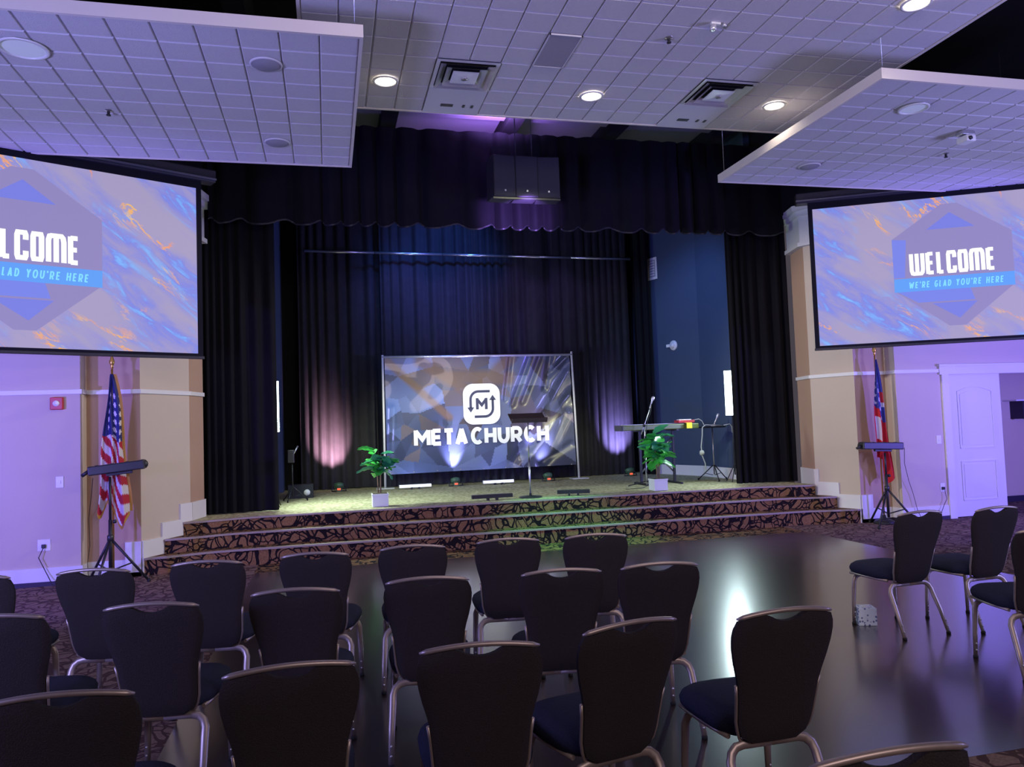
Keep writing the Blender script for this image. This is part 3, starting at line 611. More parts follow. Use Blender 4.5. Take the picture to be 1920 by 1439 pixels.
# ------------------------------------------------------------------ projection screens
def screen(loc, rz, label):
    t = thing('projection_screen', label, 'screen', loc, rz); W, Hh = 3.50, 1.96; cx, cz = W/2, 1.0
    obj('screen_fabric', MB().box(0, W, 0, .006, 0, Hh), 'screen_image', t)
    obj('border', MB().box(-.06, 0, -.002, .008, -.05, Hh+.10).box(W, W+.06, -.002, .008, -.05, Hh+.10).box(0, W, -.002, .008, Hh, Hh+.10).box(0, W, -.002, .008, -.04, 0), 'black_paint', t)
    obj('bottom_bar', MB().box(-.07, W+.07, -.012, .018, -.065, -.03, bev=.005), 'black_metal', t)
    obj('case', MB().box(-.22, W+.22, -.06, .12, Hh+.09, Hh+.24, bev=.015), 'black_plastic', t)
    obj('case_lip', MB().box(-.22, W+.22, -.072, -.058, Hh+.115, Hh+.135), 'steel', t)
    b = MB()
    for x in (.3, W-.3): b.tube([(x, .03, Hh+.23), (x, .03, 6.62-loc[2])], .006, 6)
    obj('hanger', b, 'black_metal', t)
    y = -.0015
    def flat(name, pts, m, dy=0, label=None):
        obj(name, MB().poly(pts, y-dy-.001, y-dy), m, t, label)
    flat('backdrop_shape', [(cx-.74, cz-.30), (cx-.08, cz-.82), (cx+.12, cz-.82), (cx+.74, cz-.30), (cx+.74, cz+.42), (cx+.10, cz+.86), (cx-.10, cz+.86), (cx-.74, cz+.42)], 'img_panel', 0, 'dusky violet shape behind the word')
    flat('side_bar', [(cx-.74, cz-.12), (cx-.60, cz-.12), (cx-.56, cz+.40), (cx-.74, cz+.42)], 'img_blue', .001)
    flat('triangle', [(cx-.30, cz+.52), (cx+.30, cz+.52), (cx, cz+.74)], 'img_tri', .001); flat('triangle', [(cx-.28, cz-.50), (cx+.28, cz-.50), (cx+.05, cz-.72)], 'img_tri', .001)
    flat('triangle', [(cx-.70, cz-.32), (cx+.20, cz-.32), (cx+.25, cz-.48), (cx-.45, cz-.48)], 'img_blue', .001)
    flat('text_band', [(cx-.74, cz-.32), (cx+.74, cz-.32), (cx+.74, cz-.135), (cx-.74, cz-.135)], 'img_band', .002)
    letters(t, ['w1', 'e1', 'l1', 'c1', 'o1', 'm1', 'e1'], cx-.535, cx+.53, cz-.09, .29, .050, 'img_white', y-.006, y-.003, .07)
    obj('lettering', text(MB(), list("WE'RE GLAD YOU'RE HERE"), cx-.56, cx+.60, cz-.275, .085, .014, y0=y-.006, y1=y-.0035, gap=.38, slant=.12), 'img_cyan', t, "light blue words WE'RE GLAD YOU'RE HERE")
c28, s28 = math.cos(R(28)), math.sin(R(28))
screen((-1.45-3.50*c28, 9.58-3.50*s28, 2.56), R(28), 'large projection screen on the left wall reading WELCOME, its left part outside the frame')
screen((6.73+.075*c28, 9.62-.075*s28, 2.56), R(-28), 'large projection screen on the right wall reading WELCOME with orange veins at its left')

# ------------------------------------------------------------------ hanging speaker array
t = thing('speaker_array', 'cluster of three dark grey loudspeakers hanging before the valance', 'speaker', (2.70, 10.15, 4.68))
for k in range(3):
    x = -.32+k*.325; M_ = Matrix.Translation((x, .0-.02*abs(k-1)*0, 0)) @ Matrix.Rotation(R((k-1)*-7), 4, 'Z')
    sp_ = obj('speaker_cabinet', MB().box(-.157, .157, -.16, .16, .0, .57, M_, bev=.010), 'black_plastic', t)
    obj('grille', MB().box(-.148, .148, -.168, -.158, .012, .558, M_, bev=.003), 'grey_grille', sp_)
    obj('badge', MB().box(-.012, .012, -.172, -.167, .07, .095, M_), 'bright_steel', sp_)
obj('rigging_bar', MB().box(-.47, .47, -.17, -.13, -.035, -.012), 'black_metal', t)
for x in (-.10, .13):
    obj('chain', MB().tube([(x, 0, .57), (x, 0, 1.90)], .007, 6), 'black_metal', t)
obj('rigging_frame', MB().box(-.46, .46, -.03, .03, .572, .60), 'black_metal', t)

# ------------------------------------------------------------------ banner
BX0, BX1, BZ0, BZ1, BY = 1.03, 4.56, .78, 2.90, 14.16
rb = random.Random(11); sites = [(rb.uniform(-.1, 3.63), rb.uniform(-.1, 2.22)) for _ in range(20)]
sc_ = {}
def bcol(x, z):
    d = sorted(((x-s[0])**2+((z-s[1])*1.1)**2, i) for i, s in enumerate(sites))[:2]
    i = d[0][1]; s = sites[i]; sec = int((math.atan2(z-s[1], x-s[0])+PI)/(2*PI)*7+i*.37) % 7
    k = (i, sec)
    if k not in sc_:
        r_ = random.Random(i*31+sec*7); bl = max(0, min(1, 1-(s[0]/3.0)))*.6+.2; v = r_.uniform(.045, .19)
        c_ = (v*(1.0-.45*bl), v*(1.08-.1*bl), v*(1.45+1.2*bl))
        if r_.random() < .17: c_ = (v*1.1, v*.95, v*1.25)
        sc_[k] = c_
    g_ = .78+.5*((x-s[0])*math.cos(i*2.3+sec)+(z-s[1])*math.sin(i*2.3+sec)+.35); g_ = max(.6, min(1.5, g_)); c_ = [q*g_ for q in sc_[k]]
    # brown bands
    br = 0
    for (ax, az, bx, bz, w_) in ((.05, 2.05, 1.15, 1.0, .10), (.65, 2.05, 1.75, 1.35, .17), (1.6, 1.4, 2.35, 2.1, .16), (1.2, 1.75, 2.3, 1.7, .2)):
        dx, dz = bx-ax, bz-az; t_ = max(0, min(1, ((x-ax)*dx+(z-az)*dz)/(dx*dx+dz*dz))); dd = math.hypot(x-ax-t_*dx, z-az-t_*dz)
        br = max(br, max(0, 1-dd/w_)*.8)
    br = min(.75, br*1.5)
    return [c_[q]*(1-br)+(.17, .10, .055)[q]*br for q in range(3)]
def wrk(x, z):
    o = 0
    for (ax, az, bx, bz, w_, a_) in ((2.75, 2.12, 2.35, 1.2, .05, .05), (2.95, 2.12, 2.55, 1.25, .05, .05), (2.36, 2.1, 2.22, 1.3, .04, .035), (3.15, 2.12, 3.0, 1.5, .06, .04), (3.5, 2.1, 3.1, 1.75, .06, .05),
                                     (3.5, 1.35, 2.6, .35, .12, .07), (3.4, 1.0, 2.9, .1, .10, .05), (3.45, .4, 2.9, .08, .07, .04), (3.5, 1.8, 2.9, .9, .10, .05), (3.0, 1.0, 2.3, .1, .10, .03), (.1, 1.2, .05, .1, .06, .02)):
        dx, dz = bx-ax, bz-az; t_ = ((x-ax)*dx+(z-az)*dz)/(dx*dx+dz*dz); tc_ = max(0, min(1, t_)); dd = math.hypot(x-ax-tc_*dx, z-az-tc_*dz)
        o += a_*math.exp(-(dd/w_)**2)
    return o+.012*noise.noise(Vector((x*1.7, z*1.7, 3)))
def banner():
    nu, nv = 200, 120; W, Hh = BX1-BX0, BZ1-BZ0; b = MB()
    def fn(u, v):
        sag = -.035*math.sin(PI*u)*(1-v)*0+.02*u*(1-v)
        return Vector((u*W+.05*(1-v)*u, .018+wrk(u*W, v*Hh), v*Hh+sag*(1-v)))
    b.grid(fn, nu, nv); me = b.mesh('banner_sheet', 'banner_print'); ca = me.color_attributes.new('Col', 'FLOAT_COLOR', 'CORNER')
    buf = []
    for j in range(nv):
        for i in range(nu):
            c_ = bcol((i+.5)/nu*W, (j+.5)/nv*Hh); buf += [*c_, 1]*4
    ca.data.foreach_set('color', buf); return me
bn = thing('banner', 'wide blue faceted banner reading META CHURCH hung in a pipe frame on the stage', 'banner', (BX0, BY, SZ))
so = obj('banner_sheet', banner(), None, bn, loc=(0, 0, BZ0-SZ))
W = BX1-BX0
obj('post', MB().tube([(-.045, 0, 0), (-.035, 0, 2.42)], .02, 12), 'pvc_white', bn); obj('post', MB().tube([(W+.09, 0, 0), (W+.03, 0, 2.44)], .02, 12), 'pvc_white', bn)
obj('top_bar', MB().tube([(-.05, 0, BZ1-SZ+.012), (W+.04, 0, BZ1-SZ+.012)], .022, 12), 'bright_steel', bn)
for x in (-.045, W+.09): obj('foot', MB().box(x-.16, x+.16, -.12, .12, 0, .018, bev=.005), 'pvc_white', bn)
# logo tile
lx, lz, lw, lh = 2.80-BX0, 2.01-SZ, .70, .76
def rrect(cx, cz, w_, h_, r_, n=8):
    P = []
    for sx, sz, a in ((1, 1, 0), (-1, 1, 90), (-1, -1, 180), (1, -1, 270)): P += arc(cx+sx*(w_/2-r_), cz+sz*(h_/2-r_), r_, r_, a, a+90, n)
    return P
lg = obj('logo_tile', MB().poly(rrect(lx, lz, lw, lh, .19), -.012, -.008), 'print_white', bn, 'white rounded square emblem')
b = MB(); q = .045
b.stroke([(lx-.0+.16, lz+.235)]+arc(lx-.06, lz+.085, .15, .15, 90, 180, 8)+[(lx-.21, lz-.07)], q, -.016, -.012)
b.poly([(lx-.21-.065, lz-.06), (lx-.21+.065, lz-.06), (lx-.21, lz-.155)][::-1], -.016, -.012)
b.stroke([(lx-.14, lz-.235)]+arc(lx+.06, lz-.085, .15, .15, 270, 360, 8)+[(lx+.21, lz+.08)], q, -.016, -.012)
b.poly([(lx+.21-.065, lz+.07), (lx+.21+.065, lz+.07), (lx+.21, lz+.165)], -.016, -.012)
b.stroke([(lx-.085, lz-.10), (lx-.085, lz+.11)], .05, -.016, -.012); b.stroke([(lx+.085, lz-.10), (lx+.085, lz+.11)], .05, -.0162, -.012)
b.stroke([(lx-.09, lz+.095), (lx, lz-.02), (lx+.09, lz+.095)], .05, -.0165, -.0125)
obj('emblem', b, 'logo_dark', lg, 'dark arrows around a letter M')
letters(bn, list('META'), 1.52-BX0, 2.52-BX0, 1.285-SZ, .275, .074, 'print_white', -.014, -.006, .03)
letters(bn, list('CHURCH'), 2.57-BX0, 4.08-BX0, 1.285-SZ, .275, .074, 'print_white', -.014, -.006, .06)
gb = MB()
for k in range(9): gb.lathe([(.012, -.004), (.012, .0), (.005, .002)], 10, M=Matrix.Translation((.05+k*(W-.1)/8, .0, (BZ0-SZ)+.03)) @ Matrix.Rotation(R(90), 4, 'X'))
obj('grommet', gb, 'bright_steel', bn)

# ------------------------------------------------------------------ stage floor lights
def par(x, y, label, col, power, to):
    t = thing('par_light', label, 'stage light', (x, y, SZ))
    M_ = Matrix.Translation((0, 0, .095)) @ Matrix.Rotation(R(-28), 4, 'X')
    bd = obj('can', MB().lathe([(0, -.045), (.055, -.045), (.085, -.02), (.088, .03), (.078, .035), (.076, .028)], 20, M=M_), 'par_body', t)
    o = MB(); o.add([M_ @ Vector(p) for p in ring(.076, .028, 20)], [tuple(range(20))]); obj('lens', o, 'par_lens', t)
    obj('yoke', MB().tube([(-.125, -.05, .01), (-.115, -.01, .06), (-.095, 0, .095)], .009, 6).tube([(.125, -.05, .01), (.115, -.01, .06), (.095, 0, .095)], .009, 6).tube([(-.125, -.05, .012), (.125, -.05, .012)], .009, 6), 'black_metal', t)
    obj('display', MB().box(-.028, .028, -.085, -.070, .030, .060), 'par_red', t, 'glowing red display'); obj('control_box', MB().box(-.045, .045, -.072, .0, .0, .07, bev=.006), 'par_body', t)
    s_ = spot('par_lamp', (x, y+.045, SZ+.17), to, 56, power, col, 1.0, .03); s_.parent = t; s_.matrix_parent_inverse = Matrix.Translation((-x, -y, -SZ))
par(.17, 14.15, 'small stage spotlight left of the banner by the pink lit curtain', (1, .52, .62), 950, (.06, 14.6, 1.22))
par(2.23, 13.95, 'small stage spotlight under the left half of the banner', (.70, .60, 1), 260, (2.22, 14.2, 1.25))
par(3.97, 13.95, 'small stage spotlight under the right end of the banner', (.60, .55, 1), 240, (3.93, 14.2, 1.2))
par(5.68, 14.15, 'small stage spotlight right of the banner by the violet lit curtain', (.45, .36, 1), 1000, (5.64, 14.6, 1.22))
def ledbar(x, y, z, rz, label, on, w_=.57):
    t = thing('led_bar', label, 'stage light', (x, y, z), rz)
    obj('housing', MB().box(-w_/2, w_/2, -.035, .035, .03, .085, bev=.006), 'black_plastic' if not on else 'white_plastic', t)
    if on: obj('lens', MB().box(-w_/2+.01, w_/2-.01, -.042, -.035, .040, .078), 'led_bar_white', t, 'glowing white lens strip')
    else: obj('cooling_fin', MB().box(-w_/2+.03, w_/2-.03, -.045, -.034, .036, .08), 'black_metal', t)
    obj('bracket', MB().box(-.08, -.05, -.05, .03, 0, .04).box(.05, .08, -.05, .03, 0, .04), 'black_metal', t)
ledbar(1.48, 13.75, SZ, 0, 'glowing white light bar on the stage floor under the left part of the banner', True); ledbar(2.98, 13.75, SZ, 0, 'glowing white light bar on the stage floor under the middle of the banner', True)
ledbar(2.28, 10.98, SZ, 0, 'dark light bar lying at the stage front left of the music stand', False, .60); ledbar(3.50, 10.95, SZ, R(-18), 'dark light bar lying at the stage front right of the music stand', False, .48)
spot('bar_lamp', (1.48, 13.8, SZ+.1), (1.5, 14.6, 1.1), 120, 6, (.45, .5, 1), .6, .1); spot('bar_lamp', (2.98, 13.8, SZ+.1), (3.0, 14.6, 1.1), 120, 6, (.45, .5, 1), .6, .1)

# ------------------------------------------------------------------ music stand
t = thing('music_stand', 'music stand with a thin post and round foot in front of the banner', 'music stand', (2.87, 11.05, SZ))
obj('base', MB().lathe([(.0, 0), (.17, 0), (.175, .008), (.15, .018), (.02, .025), (.018, .06), (0, .06)], 28), 'black_metal', t)
obj('post', MB().tube([(0, 0, .02), (-.004, 0, .55)], .014, 10), 'steel', t); obj('inner_post', MB().tube([(-.004, 0, .52), (.0, 0, 1.10)], .010, 10), 'steel', t)
obj('collar', MB().lathe([(.02, 0), (.022, .03), (.014, .05)], 12, (0, 0, .52)), 'black_plastic', t)
M_ = Matrix.Translation((.02, -.0, 1.11)) @ Matrix.Rotation(R(-62), 4, 'X')
obj('desk', MB().box(-.27, .27, -.008, .008, -.02, .26, M_, bev=.004), 'music_desk', t); obj('ledge', MB().box(-.27, .27, -.07, 0, -.03, -.015, M_), 'music_desk', t)

# ------------------------------------------------------------------ plants
def leaf_mesh(m, s=1):
    b = MB()
    def fn(u, v):
        t_ = v; w_ = 1.5* (math.sin(PI*min(1, t_*1.0)**.8)*.5+.03*math.sin(t_*PI*5))*.62*(.55+.6*t_); w_ = max(w_, .01)
        x = (u-.5)*2*w_*.5*s*.19*1.6; y = t_*.2*s; z = -.035*s*(t_**2)*2+.02*s*abs(u-.5)*2+.004*math.sin(t_*20)*s
        return Vector((x, y, z))
    b.grid(fn, 4, 7); return b.mesh('leaf', m)
L1, L2 = leaf_mesh('leaf'), leaf_mesh('leaf_dark')
def plant(x, y, label, seed, n, h, spread, lean=0):
    t = thing('potted_plant', label, 'plant', (x, y, SZ)); rn = random.Random(seed)
    obj('pot', MB().box(-.11, .11, -.11, .11, 0, .17, bev=.010), 'pot_white', t); obj('pot_rim', MB().box(-.115, .115, -.115, .115, .155, .178, bev=.004), 'pot_white', t)
    obj('soil', MB().box(-.10, .10, -.10, .10, .178, .182), 'soil', t)
    stems = []
    for k in range(3):
        a = k*2.1+seed; p = [(.02*math.cos(a), .02*math.sin(a), .17), (.03*math.cos(a)+lean*.3, .03*math.sin(a), .45), (.07*math.cos(a)+lean, .07*math.sin(a), h-.12-.07*k)]
        stems.append([Vector(q_) for q_ in p]); obj('stem', MB().tube(p, [.010, .008, .005], 7), 'stem', t)
    for k in range(n):
        s_ = stems[k % 3]; f = .24+.76*((k//3+.5)/(n/3)); p = s_[1].lerp(s_[2], (f-.3)/.7) if f > .3 else s_[0].lerp(s_[1], f/.3)
        o = obj('leaf', L1 if rn.random() < .65 else L2, None, t, loc=tuple(p)); sz = rn.uniform(.85, 1.25)*spread
        o.scale = (sz, sz, sz); o.rotation_euler = (rn.uniform(-.35, .95), rn.uniform(-.7, .7), k*2.399+rn.uniform(-.4, .4))
plant(.69, 11.03, 'leafy green plant in a white pot at the left front of the stage', 3, 30, .92, 1.15)
plant(4.86, 10.98, 'leafy green plant in a white pot on the right, before the keyboard', 8, 39, .97, 1.25)

# ------------------------------------------------------------------ keyboard and its stand, microphones
t = thing('keyboard_stand', 'black frame stand under the stage keyboard', 'stand', (5.36, 12.1, SZ))
for x in (-.30, .30):
    obj('foot_bar', MB().box(x-.02, x+.02, -.28, .28, 0, .03, bev=.005), 'black_metal', t); obj('upright', MB().box(x-.018, x+.018, -.018, .018, .03, .88), 'black_metal', t)
    obj('arm', MB().box(x-.02, x+.02, -.20, .22, .88, .905), 'black_metal', t)
obj('cross_brace', MB().tube([(-.30, 0, .78), (.30, 0, .18)], .013, 8), 'steel', t); obj('cross_brace', MB().tube([(-.30, .02, .18), (.30, .02, .78)], .013, 8), 'steel', t)
t = thing('stage_keyboard', 'long slim electric keyboard on a stand on the right of the stage', 'keyboard', (5.38, 12.08, SZ+.905), R(3))
obj('body', MB().box(-.70, .70, -.14, .16, 0, .085, bev=.012), 'keyboard_body', t)
b = MB()
for k in range(52): b.box(-.60+k*.0225, -.60+k*.0225+.0215, .02, .155, .086, .096)
obj('keys', b, 'gloss_white', t, kind='stuff'); obj('control_strip', MB().box(-.62, .60, -.11, .0, .085, .090), 'black_plastic', t)
obj('end_cap', MB().box(-.715, -.685, -.145, .165, -.003, .09, bev=.008), 'black_plastic', t)
t = thing('small_controller', 'small red device with a yellow label on top of the keyboard', 'device', (5.87, 12.06, SZ+.905+.098), R(3))
obj('case', MB().box(-.16, .14, -.09, .08, 0, .045, bev=.006), 'red_plastic', t); obj('label_tag', MB().box(-.05, .05, -.155, -.150, -.095, -.005), 'yellow_label', t, 'yellow hanging tag'); obj('tag_strip', MB().box(-.05, .05, -.152, -.088, -.005, .002), 'yellow_label', t)
obj('knob_row', MB().box(-.13, .10, -.05, .04, .045, .06, bev=.004), 'white_plastic', t)
def tripod(t, r, hub, m='black_metal', n=3, a0=0, rad=.012):
    for k in range(n):
        a = a0+2*PI*k/n; lg_ = obj('leg', MB().tube([(.015*math.cos(a), .015*math.sin(a), hub), (r*math.cos(a), r*math.sin(a), .015)], rad, 8), m, t)
        obj('rubber_foot', MB().lathe([(0, 0), (rad*1.4, 0), (rad*1.5, .02), (rad, .04)], 8, (r*math.cos(a), r*math.sin(a), 0)), 'rubber', lg_)
        obj('strut', MB().tube([(.02*math.cos(a), .02*math.sin(a), hub*.35), (r*.55*math.cos(a), r*.55*math.sin(a), hub*.46)], rad*.6, 6), m, lg_)
def mic_head(parent, M_):
    obj('microphone', MB().lathe([(.010, -.15), (.013, -.02), (.024, 0), (.028, .025), (.022, .05), (0, .06)], 14, M=M_), 'bright_steel', parent)
t = thing('microphone_stand', 'boom microphone stand with silver microphone left of the keyboard', 'microphone stand', (4.98, 11.70, SZ))
for k in range(3):
    a = .5+2*PI*k/3; obj('leg', MB().tube([(0, 0, .09), (.30*math.cos(a), .30*math.sin(a), .012)], .009, 6), 'black_metal', t)
obj('post', MB().tube([(0, 0, .03), (0, 0, .55)], .014, 8).tube([(0, 0, .5), (0, 0, .98)], .010, 8), 'steel', t)
obj('boom', MB().tube([(-.06, 0, .84), (.0, 0, .98), (.13, 0, 1.32)], .009, 8), 'steel', t)
obj('clutch', MB().lathe([(0, -.025), (.022, -.02), (.022, .02), (0, .025)], 12, (0, 0, .98)), 'black_plastic', t)
mic_head(t, Matrix.Translation((.165, 0, 1.40)) @ Matrix.Rotation(R(22), 4, 'Y'))
obj('cable', MB().tube([(.14, -.01, 1.33), (.10, -.03, 1.18), (.05, -.02, 1.05), (.02, -.03, .9), (-.03, -.03, .7), (-.02, -.03, .3), (.03, -.05, .03), (-.2, -.3, .01), (-.5, -.35, .01)], .005, 6), 'cord', t)
t = thing('tray_stand', 'small tray on a tripod stand holding gear beside the keyboard', 'stand', (6.42, 12.15, SZ))
tripod(t, .28, .26, a0=.3, rad=.009)
obj('post', MB().tube([(0, 0, .10), (0, 0, .90)], .012, 8), 'steel', t); obj('tray', MB().box(-.19, .19, -.13, .13, .90, .925, bev=.008), 'black_plastic', t)
t = thing('handheld_microphone', 'silver handheld microphone standing up on the small tray', 'microphone', (6.44, 12.15, SZ+.925))
mic_head(t, Matrix.Translation((.09, 0, .165)) @ Matrix.Rotation(R(28), 4, 'Y')); obj('clip', MB().box(-.03, .03, -.03, .03, 0, .03, bev=.006), 'white_plastic', t)
t = thing('cable_loop', 'pale cable hanging in a loop from the tray with a weight', 'cable', (6.24, 11.98, SZ+.925))
obj('cable', MB().tube([(.30, 0, .012), (.10, -.02, .02), (-.03, 0, .03), (-.09, 0, -.01), (-.10, 0, -.15), (-.13, 0, -.33), (-.12, 0, -.48), (-.07, 0, -.62), (-.06, 0, -.75)], .009, 7), 'cord_light', t)
obj('weight', MB().lathe([(0, -.045), (.035, -.03), (.042, 0), (.035, .035), (0, .05)], 14, (-.12, 0, -.44)), 'cord_light', t)
obj('cable', MB().tube([(.30, .0, .012), (.42, 0, .03), (.46, 0, -.02), (.46, 0, -.12)], .008, 7), 'cord_light', t)
t = thing('power_cord', 'thin pale cord running from the keyboard to the tray', 'cable', (6.03, 12.02, SZ+1.01))
obj('cable', MB().tube([(.0, 0, .035), (.08, 0, .05), (.14, 0, .01), (.165, -.02, -.06), (.17, -.03, -.08)], .007, 6), 'cord_light', t)
# LED panels on stands
def ledpanel(x, y, z0, rz, label):
    t = thing('led_panel_light', label, 'stage light', (x, y, SZ), rz); a, b_ = z0-SZ, z0-SZ+.74
    obj('housing', MB().box(-.105, .105, -.02, .03, a-.01, b_+.01, bev=.008), 'black_plastic', t); obj('diffuser', MB().box(-.095, .095, -.024, -.019, a, b_), 'led_panel', t, 'bright white diffuser')
    obj('post', MB().tube([(0, .03, .12), (0, .04, a+.2)], .012, 8), 'black_metal', t)
    for k in range(3):
        an = .4+2*PI*k/3; obj('leg', MB().tube([(0, .03, .30), (.20*math.cos(an), .03+.18*math.sin(an), .012)], .008, 6), 'black_metal', t)
ledpanel(6.50, 11.60, 1.63, R(-38), 'tall glowing white light panel beside the right stage curtain')
ledpanel(-.775, 11.75, 1.62, R(40), 'tall glowing white light panel mostly hidden by the left stage curtain')
area('led_panel_glow', (6.42, 11.50, 2.0), (3.2, 10.0, .2), .2, 35, (.74, .97, .98), .7, 150); area('led_panel_glow', (-.66, 11.64, 2.0), (2.5, 11.5, .2), .2, 90, (.78, 1, .92), .7, 150)
# small things at the left rear of the stage
t = thing('lamp_stand', 'thin stand with a small dark clamp light by the left stage curtain', 'stand', (-.55, 12.6, SZ))
tripod(t, .22, .22, a0=.2, rad=.008); obj('post', MB().tube([(0, 0, .08), (0, 0, .62)], .009, 8), 'black_metal', t); obj('clamp_head', MB().box(-.07, .03, -.04, .04, .60, .80, bev=.01), 'black_plastic', t); obj('arm', MB().tube([(0, 0, .7), (.09, 0, .86)], .012, 8), 'steel', t)
t = thing('floor_box', 'small grey box with a round dial at the left rear of the stage', 'box', (-.45, 13.2, SZ))
obj('case', MB().box(-.20, .20, -.1, .1, 0, .22, bev=.008), 'grey_grille', t); obj('dial', MB().lathe([(.05, 0), (.05, .01), (0, .015)], 16, M=Matrix.Translation((.10, -.1, .09)) @ Matrix.Rotation(R(90), 4, 'X')), 'white_plastic', t)

# ------------------------------------------------------------------ wall fittings
def strobe(loc, rz, label, m='white_plastic', r=.085):
    t = thing('alarm_strobe', label, 'alarm', loc, rz); M_ = Matrix.Rotation(R(90), 4, 'X')
    obj('back_plate', MB().lathe([(r*1.15, 0), (r*1.1, .018), (0, .02)], 24, M=M_), m, t); obj('dome', MB().lathe([(r*.6, .018), (r*.5, .045), (r*.25, .055), (0, .058)], 20, M=M_), 'gloss_white', t); obj('strobe_lens', MB().box(-.16, -.08, -.05, 0, -.03, .03, bev=.01), 'gloss_white', t)
strobe((6.56, 13.80, 3.03), R(-71), 'white round alarm strobe on the dark blue stage wall'); strobe((-.93, 14.30, 3.09), R(66), 'white alarm strobe by the left stage curtain')
t = thing('wall_sign', 'small white framed notice high on the dark blue stage wall', 'sign', (6.40, 14.25, 4.62), R(-71))
obj('frame', MB().box(-.13, .13, -.02, 0, -.22, .22, bev=.004), 'white_plastic', t); obj('sheet', MB().box(-.09, .09, -.026, -.018, -.17, .17), 'grille_round', t)
b = MB()
for k in range(6): b.box(-.07, .07, -.029, -.0255, -.14+k*.052, -.12+k*.052)
obj('print_line', b, 'white_plastic', t)
t = thing('fire_alarm', 'red fire alarm box with white light on the left wall', 'alarm', (-2.95, YW, 2.02))
obj('body', MB().box(-.065, .065, -.05, 0, -.07, .07, bev=.008), 'red_plastic', t); obj('light', MB().lathe([(.034, 0), (.03, .02), (0, .028)], 16, M=Matrix.Translation((0, -.05, 0)) @ Matrix.Rotation(R(90), 4, 'X')), 'gloss_white', t)
def plate(x, z, y, label, w_=.08, h_=.125, outlet=False):
    t = thing('outlet' if outlet else 'light_switch', label, 'outlet' if outlet else 'switch', (x, y, z))
    obj('plate', MB().box(-w_/2, w_/2, -.008, 0, -h_/2, h_/2, bev=.003), 'white_plastic', t)
    if outlet: obj('plug', MB().box(-.02, .02, -.035, -.006, -.03, .01, bev=.004), 'black_plastic', t)
    else: obj('toggle', MB().box(-.012, .012, -.016, -.006, -.02, .02, bev=.002), 'gloss_white', t)
plate(-2.93, 1.14, YW, 'white light switch under the red fire alarm'); plate(-3.09, .45, YW, 'white wall outlet low on the left wall', .13, .125, True)
plate(8.74, 1.16, YW, 'white light switch left of the white door'); plate(8.75, .46, YW, 'white outlet low on the wall left of the door', .08, .125, True)
def cordt(name, pts, label, m='cord', r=.005):
    o = Vector(pts[-1]); t = obj(name, MB().tube([Vector(p)-o for p in pts], r, 6), m, None, label, 'cord', loc=tuple(o)); return t
cordt('power_cord', [(-3.09, YW-.035, .42), (-3.13, YW-.05, .32), (-3.05, YW-.06, .15), (-2.98, YW-.10, .03), (-2.85, YW-.2, .006)], 'thin dark cord hanging from the left wall outlet')
cordt('power_cord', [(-2.50, 9.30, 1.18), (-2.60, 9.62, 1.0), (-2.68, 9.80, .7), (-2.67, 9.80, .4), (-2.69, 9.78, .2), (-2.66, 9.70, .02)], 'thin dark cord down the recess behind the left flag', r=.004)
cordt('power_cord', [(7.93, 9.40, 1.08), (8.0, 9.5, .85), (8.12, 9.58, .60), (8.20, 9.60, .4), (8.26, 9.60, .15), (8.30, 9.55, .006)], 'thin dark cord drooping from the right light bar stand', r=.004)
cordt('power_cord', [(8.75, YW-.04, .43), (8.76, YW-.06, .3), (8.70, YW-.06, .2), (8.62, YW-.08, .08), (8.5, YW-.12, .006)], 'thin cord hanging from the outlet beside the door', r=.004)

# ------------------------------------------------------------------ light bars on tripods in front of the flags
def bar_stand(x, y, label_s, label_b, h, rz, tilt, w_=.56):
    t = thing('tripod_stand', label_s, 'stand', (x, y, 0)); tripod(t, .38, .50, a0=.35 if x < 0 else -.5, rad=.014)
    obj('post', MB().tube([(0, 0, .12), (0, 0, .72)], .019, 10), 'black_metal', t); obj('inner_post', MB().tube([(0, 0, .70), (0, 0, h-.02)], .014, 10), 'black_metal', t)
    obj('collar', MB().lathe([(.022, -.03), (.034, -.02), (.034, .03), (.02, .04)], 12, (0, 0, .52)), 'black_plastic', t); obj('knob', MB().lathe([(0, 0), (.02, 0), (.02, .03), (0, .03)], 10, M=Matrix.Translation((.03, 0, .70)) @ Matrix.Rotation(R(90), 4, 'Y')), 'black_plastic', t)
    u_ = thing('light_bar', label_b, 'stage light', (x+(.13 if x < 0 else 0), y, h), rz); M_ = Matrix.Rotation(R(tilt), 4, 'Y')
    obj('housing', MB().box(-w_/2-.05, w_/2-.05, -.06, .07, .03, .13, M_, bev=.012), 'black_plastic', u_)
    for k in range(4): hx = -w_/2+.02+k*(w_-.1)/3; obj('lamp_can', MB().lathe([(.0, .0), (.05, .0), (.056, .05), (.05, .09), (.044, .085)], 14, M=M_ @ Matrix.Translation((hx, .03, .08)) @ Matrix.Rotation(R(-90), 4, 'X')), 'black_metal', u_)
    obj('yoke', MB().box(-.16, .10, -.02, .02, .0, .03, M_, bev=.004), 'black_metal', u_); obj('side_knob', MB().tube([M_ @ Vector((-w_/2-.05, 0, .08)), M_ @ Vector((-w_/2-.12, 0, .04))], .02, 8), 'black_plastic', u_)
bar_stand(-2.33, 9.30, 'black tripod stand in front of the striped flag on the left', 'black light bar on the tripod before the left flag', 1.21, R(5), -5.5, .56)
bar_stand(7.62, 9.42, 'black tripod stand in front of the flag on the right', 'black light bar on the tripod before the right flag', 1.04, R(-4), 2.5, .62)

